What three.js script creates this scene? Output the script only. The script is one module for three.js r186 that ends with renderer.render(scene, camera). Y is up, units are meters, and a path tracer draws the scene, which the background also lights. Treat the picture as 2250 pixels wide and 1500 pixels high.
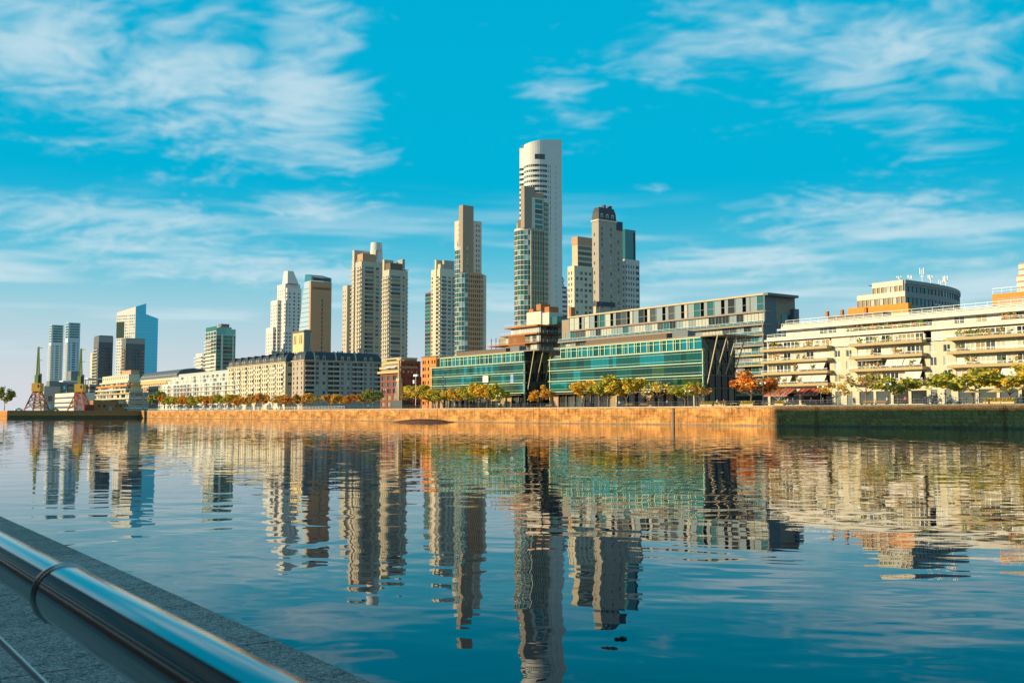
import * as THREE from 'three';
import { mergeGeometries } from 'three/addons/utils/BufferGeometryUtils.js';
import { MarchingCubes } from 'three/addons/objects/MarchingCubes.js';

/* ------------------------------------------------------------------ camera, sky, sun, exposure */
const scene = new THREE.Scene();
const EYE = 2.76;
const camera = new THREE.PerspectiveCamera(36.87, 1.5, 0.05, 6000);
camera.position.set(0, EYE, 0);
camera.rotation.x = Math.atan(158.5 / 2250);
camera.focus = 120;
camera.userData.fStop = 9;

const renderer = new THREE.WebGLRenderer({ antialias: true });
renderer.setSize(1024, 682);
renderer.toneMapping = THREE.LinearToneMapping;
renderer.toneMappingExposure = 1.4;
renderer.shadowMap.enabled = true;

// the dock runs along D (away, to the left); N points across the water
const DX = -0.5855, DZ = -0.8107, NX = 0.8107, NZ = -0.5855;
const TURN = -Math.atan2(0.8107, 0.5855);
const P = (u, v) => [u * DX + v * NX, u * DZ + v * NZ];

const SUN_EL = 15 * Math.PI / 180, SUN_OFF = 22 * Math.PI / 180;
const sunDir = new THREE.Vector3(
  (-NX * Math.cos(SUN_OFF) + DX * Math.sin(SUN_OFF)) * Math.cos(SUN_EL), Math.sin(SUN_EL),
  (-NZ * Math.cos(SUN_OFF) + DZ * Math.sin(SUN_OFF)) * Math.cos(SUN_EL));
const sun = new THREE.DirectionalLight(new THREE.Color(1.0, 0.80, 0.48), 5.0);
sun.position.copy(sunDir).multiplyScalar(900);
sun.castShadow = true;
sun.shadow.radius = 1.2;
sun.shadow.mapSize.set(4096, 4096);
Object.assign(sun.shadow.camera, { left: -900, right: 900, top: 900, bottom: -900, near: 1, far: 3000 });
scene.add(sun, sun.target);

/* ------------------------------------------------------------------ noise */
function rng(seed) { let s = seed | 0; return () => { s = (s + 0x6d2b79f5) | 0; let t = Math.imul(s ^ (s >>> 15), 1 | s); t = (t + Math.imul(t ^ (t >>> 7), 61 | t)) ^ t; return ((t ^ (t >>> 14)) >>> 0) / 4294967296; }; }
const TAB = new Float32Array(65536); { const r = rng(11); for (let i = 0; i < 65536; i++) TAB[i] = r(); }
const sm = (a, b, x) => { const t = Math.min(1, Math.max(0, (x - a) / (b - a))); return t * t * (3 - 2 * t); };
const mixn = (a, b, t) => a + (b - a) * t;
function vn(x, y, w = 256) {
  const xi = Math.floor(x), yi = Math.floor(y), fx = x - xi, fy = y - yi, u = fx * fx * (3 - 2 * fx), v = fy * fy * (3 - 2 * fy);
  const x0 = ((xi % w) + w) % w, x1 = (x0 + 1) % w, y0 = ((yi % w) + w) % w, y1 = (y0 + 1) % w;
  const a = TAB[y0 * 256 + x0], b = TAB[y0 * 256 + x1], c = TAB[y1 * 256 + x0], d = TAB[y1 * 256 + x1];
  return a + (b - a) * u + (c - a) * v + (a - b - c + d) * u * v;
}
function fbm(x, y, o, w) { let s = 0, a = 0.5, t = 0; for (let i = 0; i < o; i++) { s += a * vn(x, y, w); t += a; a *= 0.5; x = x * 2 + (w ? 0 : 17.3); y = y * 2 + (w ? 0 : 9.1); if (w) w = Math.min(256, w * 2); } return s / t; }

/* ------------------------------------------------------------------ sky */
const lin = (c) => c.map((x) => { x /= 255; return x <= 0.04045 ? x / 12.92 : ((x + 0.055) / 1.055) ** 2.4; });
{
  const W = 4096, H = 2048, data = new Float32Array(W * H * 4);
  const zen = lin([0, 160, 208]), mid = lin([2, 177, 215]), low = lin([112, 203, 222]), hor = lin([214, 217, 222]), below = lin([96, 120, 130]), white = lin([206, 229, 238]);
  // cirrus banks: azimuth, elevation, half widths (degrees), weight
  const banks = [[-18, 17.6, 8, 4.5, 1], [-12, 17.6, 3.6, 5, 1.1], [-10.3, 14.2, 3.6, 1.3, 0.9], [-15, 15.3, 4, 1.5, 0.8], [-25, 18.5, 7, 3, 1.1], [-25, 22, 9, 2, 0.6], [-20, 9.6, 9, 2.0, 0.85], [-10.5, 11.4, 4, 1.3, 0.85], [-15, 7.8, 10, 1.2, 0.9],
    [3.1, 16.8, 2.5, 2.1, 0.72], [2.0, 18.9, 1.4, 1.2, 0.4], [-3, 21.5, 3, 0.9, 0.35], [13.5, 20, 7.5, 2.6, 0.8], [21.5, 18.4, 7, 3.2, 0.9], [22, 14, 5, 1.0, 0.6], [20, 10.2, 8, 1.9, 0.85], [12, 8.0, 9, 1.3, 0.85], [8, 12.4, 1.6, 0.35, 0.4], [24, 7.5, 6, 1.2, 0.6]];
  for (let j = 0; j < H; j++) {
    const el = ((j + 0.5) / H - 0.5) * Math.PI, sy = Math.sin(el), ce = Math.cos(el), eld = el * 180 / Math.PI;
    let base;
    if (eld < 0) base = below;
    else base = [0, 1, 2].map((c) => { let k = mixn(mid[c], zen[c], sm(14, 40, eld)); k = mixn(low[c], k, sm(4.5, 13, eld)); return mixn(hor[c], k, sm(0.4, 9.5, eld)); });
    for (let i = 0; i < W; i++) {
      const o = (j * W + i) * 4; let r = base[0], g = base[1], b = base[2];
      if (eld > 0.5) {
        const az = ((i + 0.5) / W - 0.5) * 2 * Math.PI, x = Math.cos(az) * ce, z = Math.sin(az) * ce;
        const azd = Math.atan2(x, -z) * 180 / Math.PI;
        const k = 1 / (sy + 0.16), px = x * k * 3.1, pz = z * k * 3.1;
        let m = 0;
        const inFrame = 1 - sm(27, 36, Math.abs(azd)), inEl = 1 - sm(23, 30, eld), inside = inFrame * inEl;
        if (inside > 0) for (const [ba, be, wa, we, wt] of banks) { const q = ((azd - ba) / wa) ** 2 + ((eld - be) / we) ** 2; if (q < 6) m = Math.max(m, wt * Math.exp(-q * 0.75)); }
        if (inside < 1) m = Math.max(m * inside, (1 - inside) * 1.0 * sm(0.38, 0.62, fbm(px * 0.35 + 31, pz * 0.35 + 7, 3)));  // out of view: extra cloud cover, raised to whiten the fill light
        if (m > 0.03) {
          const wx = fbm(px * 1.1 + 5, pz * 1.1, 3) - 0.5, wz = fbm(px * 1.1 - 9, pz * 1.1 + 40, 3) - 0.5;
          const ax = px * 1.2 + pz * 0.45 + wx * 1.3, az2 = pz * 2.1 - px * 0.5 + wz * 1.3;
          const n = 0.60 * fbm(ax * 1.9, az2 * 1.9, 6) + 0.40 * fbm(ax * 7 + 3, az2 * 6 - 8, 5);
          const a = sm(0.61, 1.16, m * 0.56 + n * 0.84) * sm(0.5, 4, eld) * 0.76;
          r = mixn(r, white[0], a); g = mixn(g, white[1], a); b = mixn(b, white[2], a);
        }
      }
      if (eld > 0.5 && eld < 13) { // thin level streaks low over the skyline
        const az = ((i + 0.5) / W) * 64, t = sm(0.52, 0.80, fbm(az * 0.55 + 3, eld * 1.15 + 0.25 * vn(az, 3), 4)) * sm(1.5, 5, eld) * (1 - sm(8, 13, eld)) * 0.75;
        r = mixn(r, white[0], t); g = mixn(g, white[1], t); b = mixn(b, white[2], t);
      }
      data[o] = r * 0.714; data[o + 1] = g * 0.714; data[o + 2] = b * 0.714; data[o + 3] = 1;
    }
  }
  const sky = new THREE.DataTexture(data, W, H, THREE.RGBAFormat, THREE.FloatType);
  sky.mapping = THREE.EquirectangularReflectionMapping; sky.magFilter = THREE.LinearFilter; sky.needsUpdate = true;
  scene.background = sky; scene.environment = sky;
}

/* ------------------------------------------------------------------ textures and materials */
function tex(size, f) {
  const d = new Uint8Array(size * size * 4);
  for (let y = 0; y < size; y++) for (let x = 0; x < size; x++) { const c = f(x / size, y / size, x, y), o = (y * size + x) * 4; for (let k = 0; k < 3; k++) d[o + k] = Math.max(0, Math.min(255, (Array.isArray(c) ? c[k] : c) * 255)); d[o + 3] = 255; }
  const t = new THREE.DataTexture(d, size, size); t.wrapS = t.wrapT = THREE.RepeatWrapping; t.magFilter = THREE.LinearFilter; t.needsUpdate = true; return t;
}
const scaled = (t, m) => { const c = t.clone(); c.repeat.set(1 / m, 1 / m); c.needsUpdate = true; return c; };
const R0 = rng(77);
const plasterT = tex(512, (u, v) => { const a = fbm(u * 8, v * 8, 4, 8), s = fbm(u * 64, v * 6, 3, 64); return 0.80 + 0.16 * a + 0.14 * (s - 0.5) + 0.06 * (R0() - 0.5); });
const stoneT = tex(512, (u, v) => { const a = fbm(u * 6, v * 6, 5, 6), s = fbm(u * 48, v * 5, 4, 48), f = fbm(u * 90, v * 90, 2, 128), k = 0.36 + 0.66 * a + 0.75 * (s - 0.5) + 0.55 * (f - 0.5) - 0.3 * sm(0.62, 0.75, f); return [k * 1.04, k, k * (0.86 + 0.2 * s)]; });
const grainT = tex(1024, (u, v) => { const f = vn(u * 128, v * 128, 128), h = vn(u * 256, v * 256 + 7, 256), a = fbm(u * 5, v * 5, 4, 5), c = fbm(u * 40, v * 40, 3, 64); return 0.12 + 0.75 * f * f + 0.55 * h + 0.35 * (a - 0.5) + 0.5 * (c - 0.5); });
const woodT = tex(256, (u, v) => 0.7 + 0.3 * fbm(u * 4, v * 60, 3, 64));
const C = (r, g, b) => new THREE.Color().setRGB(r, g, b);
const std = (r, g, b, rough = 0.85, o = {}) => new THREE.MeshStandardMaterial({ color: C(r, g, b), roughness: rough, ...o });
const pl5 = scaled(plasterT, 9), st4 = scaled(stoneT, 7);
const quayT = tex(1024, (u, v) => { const a = fbm(u * 14, v * 14, 5, 14), p = fbm(u * 5 + 0.3, v * 24, 4, 8), s = fbm(u * 150, v * 9, 3, 256), f = fbm(u * 200, v * 200, 2, 256), k = 0.50 + 0.75 * (a - 0.5) + 0.8 * (p - 0.5) + 0.6 * (s - 0.5) + 0.55 * (f - 0.5) - 0.28 * sm(0.60, 0.72, f) + 0.22; return [k * 1.03, k, k * (0.85 + 0.25 * p)]; });
const qt = scaled(quayT, 31);
const wall = (r, g, b, rough = 0.85) => std(r * 0.82, g * 0.82, b * 0.82, rough, { map: pl5 });
const glass = (r, g, b, metal = 0, rough = 0.06, ior = 1.6) => new THREE.MeshPhysicalMaterial({ color: C(r, g, b), roughness: rough, metalness: metal, ior });
const M = {
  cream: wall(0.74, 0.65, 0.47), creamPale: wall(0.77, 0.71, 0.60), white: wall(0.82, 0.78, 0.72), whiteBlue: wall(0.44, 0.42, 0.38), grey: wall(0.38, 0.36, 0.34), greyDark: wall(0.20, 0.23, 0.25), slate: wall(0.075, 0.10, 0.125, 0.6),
  taupe: wall(0.40, 0.31, 0.23), brown: wall(0.20, 0.14, 0.10), tan: wall(0.60, 0.35, 0.20), concrete: wall(0.56, 0.43, 0.22), buff: wall(0.68, 0.55, 0.36), ochre: wall(0.75, 0.52, 0.22), yellow: wall(0.85, 0.66, 0.32), orange: wall(0.88, 0.33, 0.05), brickRed: wall(0.28, 0.075, 0.05), brickOrange: wall(0.80, 0.27, 0.06), rust: wall(0.55, 0.20, 0.06),
  roof: std(0.035, 0.04, 0.055, 0.55, { map: pl5 }), metal: std(0.62, 0.62, 0.60, 0.4), metalWhite: std(0.85, 0.85, 0.82, 0.45), metalDark: std(0.06, 0.065, 0.07, 0.5), alu: std(0.52, 0.66, 0.44, 0.4), aluGrey: std(0.34, 0.33, 0.30, 0.5),
  gDark: glass(0.018, 0.024, 0.026), gMid: glass(0.06, 0.075, 0.075), gPale: glass(0.44, 0.45, 0.38), gSilver: glass(0.42, 0.46, 0.42, 0.55, 0.05), gWarm: glass(0.30, 0.24, 0.13), gTeal: glass(0.03, 0.14, 0.15, 0.25), gGreen: glass(0.02, 0.15, 0.11, 0.30), gBlue: glass(0.10, 0.42, 0.55, 0.55, 0.05), gOffice: glass(0.012, 0.13, 0.115, 0.6, 0.03), gOffice2: glass(0.006, 0.055, 0.045, 0.4, 0.03), gOffice3: glass(0.02, 0.30, 0.32, 0.7, 0.03), gBlind: glass(0.03, 0.085, 0.035, 0.25), gBlueSash: glass(0.30, 0.42, 0.75, 0.35), gOlive: glass(0.03, 0.05, 0.025, 0.1, 0.06, 1.45), gBlack: glass(0.006, 0.014, 0.010, 0, 0.08, 1.35),
  red: wall(0.40, 0.03, 0.03), redPale: wall(0.55, 0.20, 0.10), awning: wall(0.86, 0.80, 0.78), craneYellow: std(0.72, 0.36, 0.015, 0.5, { map: pl5 }), craneRed: std(0.50, 0.10, 0.03, 0.6), craneGreen: std(0.20, 0.25, 0.035, 0.6), wood: std(0.30, 0.17, 0.07, 0.8, { map: scaled(woodT, 1) }), soil: wall(0.30, 0.26, 0.22),
  steel: std(0.33, 0.34, 0.34, 0.10, { metalness: 1 }), cable: std(0.45, 0.47, 0.48, 0.3, { metalness: 1 }),
  trunk: std(0.16, 0.12, 0.085, 0.95), trunkPale: std(0.45, 0.42, 0.33, 0.95), paving: wall(0.44, 0.40, 0.36),
};

/* ------------------------------------------------------------------ builders */
const frame = (x, z, rot = 0) => ({ x, z, c: Math.cos(rot), s: Math.sin(rot), rot });
const FACES = [[4, 5, 6, 7, 0, 0, 1], [1, 0, 3, 2, 0, 0, -1], [5, 1, 2, 6, 1, 0, 0], [0, 4, 7, 3, -1, 0, 0], [7, 6, 2, 3, 0, 1, 0], [0, 1, 5, 4, 0, -1, 0]];
class B {
  constructor() { this.p = []; this.n = []; this.t = []; this.i = []; this.col = []; }
  get empty() { return !this.i.length; }
  box(F, a0, a1, y0, y1, n0, n1) {
    if (a1 - a0 < 1e-4 || y1 - y0 < 1e-4 || n1 - n0 < 1e-4) return this;
    const q = [[a0, y0, n0], [a1, y0, n0], [a1, y1, n0], [a0, y1, n0], [a0, y0, n1], [a1, y0, n1], [a1, y1, n1], [a0, y1, n1]];
    for (const f of FACES) {
      const b = this.p.length / 3, nx = f[4] * F.c + f[6] * F.s, nz = -f[4] * F.s + f[6] * F.c;
      for (let k = 0; k < 4; k++) { const [a, y, n] = q[f[k]]; this.p.push(F.x + a * F.c + n * F.s, y, F.z - a * F.s + n * F.c); this.n.push(nx, f[5], nz); this.t.push(f[5] ? a + F.x : f[4] ? n + F.z + 3 : a + F.x, f[5] ? n + F.z : y); }
      this.i.push(b, b + 1, b + 2, b, b + 2, b + 3);
    }
    return this;
  }
  quad(a, b, c, d) {
    const A = new THREE.Vector3(...a), U = new THREE.Vector3(...b).sub(A), V = new THREE.Vector3(...(d || c)).sub(A), N = U.clone().cross(V).normalize(), o = this.p.length / 3;
    const uu = U.clone().normalize(), vv = N.clone().cross(uu);
    for (const q of d ? [a, b, c, d] : [a, b, c]) { const w = new THREE.Vector3(...q); this.p.push(...q); this.n.push(N.x, N.y, N.z); w.sub(A); this.t.push(w.dot(uu) + A.x, w.dot(vv) + A.y); }
    this.i.push(o, o + 1, o + 2); if (d) this.i.push(o, o + 2, o + 3);
    return this;
  }
  bar(a, b, r, r2 = r) {   // square bar between two points
    const A = new THREE.Vector3(...a), Z = new THREE.Vector3(...b).sub(A).normalize(), X = new THREE.Vector3(Math.abs(Z.y) > 0.9 ? 1 : 0, Math.abs(Z.y) > 0.9 ? 0 : 1, 0).cross(Z).normalize(), Y = Z.clone().cross(X);
    const at = (o, s, t, k) => [o[0] + X.x * s * k + Y.x * t * k, o[1] + X.y * s * k + Y.y * t * k, o[2] + X.z * s * k + Y.z * t * k];
    const c = [[-1, -1], [1, -1], [1, 1], [-1, 1]];
    for (let k = 0; k < 4; k++) { const [s, t] = c[k], [s2, t2] = c[(k + 1) % 4]; this.quad(at(a, s, t, r), at(a, s2, t2, r), at(b, s2, t2, r2), at(b, s, t, r2)); }
    this.quad(at(a, -1, 1, r), at(a, 1, 1, r), at(a, 1, -1, r), at(a, -1, -1, r)); this.quad(at(b, -1, -1, r2), at(b, 1, -1, r2), at(b, 1, 1, r2), at(b, -1, 1, r2));
    return this;
  }
  tube(pts, r0, r1, seg = 6) {
    const n = pts.length, base = this.p.length / 3, v = pts.map((q) => new THREE.Vector3(...q)); let len = 0;
    for (let k = 0; k < n; k++) {
      const T = v[Math.min(k + 1, n - 1)].clone().sub(v[Math.max(k - 1, 0)]).normalize(), X = new THREE.Vector3(Math.abs(T.y) > 0.9 ? 1 : 0, Math.abs(T.y) > 0.9 ? 0 : 1, 0).cross(T).normalize(), Y = T.clone().cross(X), r = mixn(r0, r1, k / (n - 1));
      if (k) len += v[k].distanceTo(v[k - 1]);
      for (let j = 0; j <= seg; j++) { const a = j / seg * Math.PI * 2, x = Math.cos(a), y = Math.sin(a), q = X.clone().multiplyScalar(x).addScaledVector(Y, y); this.p.push(v[k].x + q.x * r, v[k].y + q.y * r, v[k].z + q.z * r); this.n.push(q.x, q.y, q.z); this.t.push(j / seg * r * 6.28, len); }
    }
    for (let k = 0; k < n - 1; k++) for (let j = 0; j < seg; j++) { const a = base + k * (seg + 1) + j, b = a + seg + 1; this.i.push(a, a + 1, b, a + 1, b + 1, b); }
    return this;
  }
  prism(poly, y0, y1f) {   // poly of [x, z], counter-clockwise seen from above (x right, z down -> clockwise in maths); y1f: number or function of x, z
    const f = typeof y1f === 'function' ? y1f : () => y1f, n = poly.length;
    for (let k = 0; k < n; k++) { const [x, z] = poly[k], [x2, z2] = poly[(k + 1) % n]; this.quad([x, y0, z], [x2, y0, z2], [x2, f(x2, z2), z2], [x, f(x, z), z]); }
    for (let k = 1; k < n - 1; k++) this.quad([poly[0][0], f(...poly[0]), poly[0][1]], [poly[k][0], f(...poly[k]), poly[k][1]], [poly[k + 1][0], f(...poly[k + 1]), poly[k + 1][1]]);
    return this;
  }
  geo() {
    const g = new THREE.BufferGeometry();
    g.setAttribute('position', new THREE.Float32BufferAttribute(this.p, 3)); g.setAttribute('normal', new THREE.Float32BufferAttribute(this.n, 3)); g.setAttribute('uv', new THREE.Float32BufferAttribute(this.t, 2));
    if (this.col.length) g.setAttribute('color', new THREE.Float32BufferAttribute(this.col, 3));
    g.setIndex(this.i); return g;
  }
  build(name, mat, parent, kind) { return this.empty ? null : mesh(name, this.geo(), mat, parent, kind); }
}
const taken = new Map();
function numbered(name) { const k = taken.get(name) ?? 0; taken.set(name, k + 1); return k ? name + '_' + String(k).padStart(3, '0') : name; }
function mesh(name, geo, mat, parent, kind) {
  const m = new THREE.Mesh(geo, mat); m.castShadow = m.receiveShadow = true;
  m.name = parent ? name : numbered(name); (parent || scene).add(m); if (kind) m.userData.kind = kind; return m;
}
function thing(name, label, category, [x, y, z], rot = 0, group) { const g = new THREE.Group(); g.name = numbered(name); g.position.set(x, y, z); g.rotation.y = rot; g.userData = { label, category }; if (group) g.userData.group = group; scene.add(g); return g; }
function tag(o, label, category, group) { o.userData.label = label; o.userData.category = category; if (group) o.userData.group = group; return o; }
const GROUND = 4.5;
const house = (name, label, u, v, category = 'building', group) => { const [x, z] = P(u, v); return thing(name, label, category, [x, GROUND, z], TURN, group); };
const boxCache = new Map();
function boxGeo(w, h, d) { const k = [w, h, d].map((x) => x.toFixed(2)).join(); if (!boxCache.has(k)) boxCache.set(k, new B().box(frame(0, 0), -w / 2, w / 2, -h / 2, h / 2, -d / 2, d / 2).geo()); return boxCache.get(k); }
function piece(parent, name, F, a0, a1, y0, y1, n0, n1, mat) {
  const m = mesh(name, boxGeo(a1 - a0, y1 - y0, n1 - n0), mat, parent), a = (a0 + a1) / 2, n = (n0 + n1) / 2;
  m.position.set(F.x + a * F.c + n * F.s, (y0 + y1) / 2, F.z - a * F.s + n * F.c); m.rotation.y = F.rot; return m;
}
const dockF = (L, z = 0) => frame(-L, z, 0), endF = (x = 0, z = 0) => frame(x, z, Math.PI / 2);
const R = rng(5);
const pick = (a) => a[Math.floor(R() * a.length) % a.length];

// a wall face with real openings; returns the openings as [a0, a1, y0, y1]
function openings(w, F, W, y0, y1, rows, cols, t = 0.4) {
  // rows: [[sill, head], ...] bottom up; cols: [[a0, a1], ...] left to right
  const out = []; let y = y0;
  for (const [s, h] of rows) {
    w.box(F, 0, W, y, s, -t, 0); let a = 0;
    for (const [b0, b1] of cols) { w.box(F, a, b0, s, h, -t, 0); a = b1; out.push([b0, b1, s, h]); }
    w.box(F, a, W, s, h, -t, 0); y = h;
  }
  w.box(F, 0, W, y, y1, -t, 0);
  return out;
}
const rowsOf = (y0, n, fh, sill, h) => Array.from({ length: n }, (_, k) => [y0 + k * fh + sill, y0 + k * fh + sill + h]);
const colsOf = (W, n, w, m = 0) => Array.from({ length: n }, (_, k) => { const p = (W - 2 * m) / n, c = m + p * (k + 0.5); return [c - w / 2, c + w / 2]; });
class Panes {   // window panes of a far building, told apart by what hangs behind them
  constructor(mats) { this.m = mats; this.b = mats.map(() => new B()); }
  add(F, list, n0 = -0.34, n1 = -0.28) { for (const [a0, a1, y0, y1] of list) this.b[Math.floor(R() * this.m.length) % this.m.length].box(F, a0, a1, y0, y1, n0, n1); return this; }
  build(parent) { this.b.forEach((b, k) => b.build('window_pane', this.m[k], parent, 'stuff')); }
}
function panes(parent, F, list, mats, name = 'window', n = -0.3) { for (const [a0, a1, y0, y1] of list) piece(parent, name, F, a0, a1, y0, y1, n - 0.03, n + 0.03, pick(mats)); }
const shell = (w, L, D, y0, y1, t = 0.4) => { w.box(frame(-L, -D, 0), 0, L, y0, y1, 0, t); w.box(frame(-L, -D, 0), 0, t, y0, y1, t + 0.002, D - t - 0.002); w.box(frame(-L, -D, 0), 0.05, L - 0.05, y1 - 0.4, y1 - 0.05, 0.05, D - 0.05); };

/* ------------------------------------------------------------------ setting: water, land, quays */
{ // water: one sheet, finer near the near quay, with gentle crossing waves
  const rs = [], as = [];
  for (let r = 2; r < 16; r += 0.075) rs.push(r);
  for (let r = 16; r < 900; r *= 1.0068) rs.push(r);
  rs.push(1500, 4000);
  for (let a = -88; a < -34; a += 2) as.push(a);
  for (let a = -34; a <= 34; a += 0.17) as.push(a);
  for (let a = 36; a <= 88; a += 2) as.push(a);
  const rw = rng(21), waves = [];
  for (let k = 0; k < 52; k++) {
    const L = 0.42 * Math.pow(24, k / 51) * (0.9 + 0.2 * rw()), th = (rw() - 0.5) * 1.7 + 1.45, slope = (L < 1.2 ? 0.00125 : L < 3.2 ? 0.0015 : 0.0007) * (0.6 + 0.8 * rw());
    waves.push([Math.cos(th) * 6.2832 / L, Math.sin(th) * 6.2832 / L, slope, rw() * 6.28, slope * L / 6.2832, L]);
  }
  const pos = [], nor = [], uv = [], idx = [];
  for (const r of rs) for (const ad of as) {
    const a = ad * Math.PI / 180, x = Math.sin(a) * r, z = -Math.cos(a) * r;
    const breeze = 0.45 + 1.0 * sm(0.35, 0.65, fbm(x * 0.028 + 4, z * 0.02 + 9, 3)) + 0.5 * sm(0.4, 0.7, fbm(x * 0.11 + 40, z * 0.08 + 19, 2));
    const wx = (vn(x * 0.13 + 60, z * 0.13) - 0.5) * 2.4, wz = (vn(x * 0.13, z * 0.13 + 60) - 0.5) * 2.4;
    let sx = 0, sz = 0, h = 0;
    for (const [kx, kz, s, ph, am, L] of waves) { const g = L < 4 ? breeze : 0.9, q = kx * (x + wx) + kz * (z + wz) + ph, c = Math.cos(q) * s * g, n = 1 / Math.hypot(kx, kz); sx += c * kx * n; sz += c * kz * n; h += Math.sin(q) * am * g; }
    pos.push(x, h, z); const l = 1 / Math.hypot(sx, 1, sz); nor.push(-sx * l, l, -sz * l); uv.push(x, z);
  }
  const w = as.length;
  for (let j = 0; j < rs.length - 1; j++) for (let i = 0; i < w - 1; i++) { const a = j * w + i; idx.push(a, a + 1, a + w, a + 1, a + w + 1, a + w); }
  const g = new THREE.BufferGeometry(); g.setAttribute('position', new THREE.Float32BufferAttribute(pos, 3)); g.setAttribute('normal', new THREE.Float32BufferAttribute(nor, 3)); g.setAttribute('uv', new THREE.Float32BufferAttribute(uv, 2)); g.setIndex(idx);
  mesh('water', g, new THREE.MeshPhysicalMaterial({ color: C(0.0002, 0.020, 0.032), roughness: 0.012, ior: 1.36 }), null, 'structure').castShadow = false;
}
const quayRoot = (name) => { const m = new THREE.Group(); m.name = numbered(name); m.rotation.y = TURN; m.userData.kind = 'structure'; scene.add(m); return m; };   // local x = -u, local z = -v
{
  const land = quayRoot('ground'), F0 = frame(0, 0);
  new B().box(F0, -5000, 600, -3, GROUND, -5000, -180.36).box(F0, -5000, -631.36, -3, GROUND, -180.358, -107.3).box(F0, -5000, -631.36, -3, GROUND, 0, 900).box(F0, -5000, -631.36, -3, GROUND, -84, -0.01).build('paving', M.paving, land);
}
{ // stone quay wall of the far bank
  const q = quayRoot('quay_wall'), r = rng(31), F = frame(0, -180.36);
  const cols = [[0.74, 0.345, 0.085], [0.68, 0.30, 0.075], [0.79, 0.39, 0.11], [0.61, 0.26, 0.075], [0.74, 0.37, 0.10]];
  const mats = cols.map(([a, b, c]) => std(a, b, c, 0.95, { map: qt, bumpMap: qt, bumpScale: 0.03 })), wet = std(0.30, 0.17, 0.07, 0.6, { map: qt, bumpMap: qt, bumpScale: 0.03 });
  const bulk = mats.map(() => new B()), wetB = new B(); let count = 0;
  const ys = [-0.6, 0.42, 1.1, 1.78, 2.46, 3.14, 3.82, 4.18];
  const near = [];
  for (let k = 0; k < ys.length - 1; k++) {
    let x = -40 - r() * 1.5;
    while (x > -631) {
      const l = 1.1 + r() * 1.3, p = 0.31 + r() * 0.07, m = Math.floor(r() * mats.length), x0 = Math.max(-631, x - l + 0.055);
      if (k === 0) wetB.box(F, x0, x, ys[k], ys[k + 1] - 0.055, 0.002, p);
      else if (x < -74 && x > -146 && count < 300) { count++; piece(q, 'stone', F, x0, x, ys[k], ys[k + 1] - 0.055, 0.002, p, mats[m]); }
      else bulk[m].box(F, x0, x, ys[k], ys[k + 1] - 0.055, 0.002, p);
      x -= l;
    }
  }
  bulk.forEach((b, k) => b.build('stone', mats[k], q, 'stuff')); wetB.build('stone', wet, q, 'stuff');
  new B().box(F, -631, -40, -1, 4.18, 0.001, 0.27).build('mortar', std(0.78, 0.60, 0.42, 0.95, { map: qt }), q);
  const cap = std(0.50, 0.43, 0.34, 0.9, { map: qt });
  for (let x = -40; x > -629; x -= 6.2) piece(q, 'coping_stone', F, Math.max(-631, x - 6.17), x, 4.182, GROUND + 0.06, -0.5, 0.46, cap);
  // iron ladder recesses and tide scar
  const lad = new B(); for (const u of [98, 139, 236, 292, 372, 455]) { for (const d of [0, 0.5]) lad.box(F, -u + d, -u + d + 0.06, -0.3, 4.4, 0.47, 0.53); for (let y = 0.1; y < 4.3; y += 0.35) lad.box(F, -u + 0.06, -u + 0.5, y, y + 0.05, 0.48, 0.52); } lad.build('iron_ladders', M.rust, q);
  for (const u of [181.5]) piece(q, 'mooring_fender', F, -u, -u + 0.5, -0.5, 4.1, 0.39, 0.62, M.metalDark);
}
{ // pier end that closes the dock at the left
  const q = quayRoot('pier_wall'), r = rng(32), F = frame(-631.36, -107.3, Math.PI / 2);   // a runs away from the viewer's left
  const blocks = [std(0.68, 0.30, 0.075, 0.95, { map: st4 }), std(0.61, 0.26, 0.075, 0.95, { map: st4 })], wetBlock = std(0.14, 0.12, 0.06, 0.7, { map: st4 });
  for (let k = 0; k < 4; k++) { let a = 0; while (a < 73) { const l = 3 + r() * 3; piece(q, 'stone', F, a, Math.min(73, a + l - 0.05), -0.6 + k * 1.2, 0.55 + k * 1.2, 0.002, 0.3 + r() * 0.06, k > 1 ? blocks[k % 2] : wetBlock); a += l; } }
  new B().box(F, 0, 72.9, 4.2, GROUND + 0.02, -0.4, 0.42).build('coping', wall(0.30, 0.28, 0.25), q);
  const F2 = frame(-1000, -107.3); new B().box(F2, 0, 368.5, -0.6, 4.2, 0, 0.3).build('channel_wall', std(0.68, 0.30, 0.075, 0.95, { map: st4 }), q);
}
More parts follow.
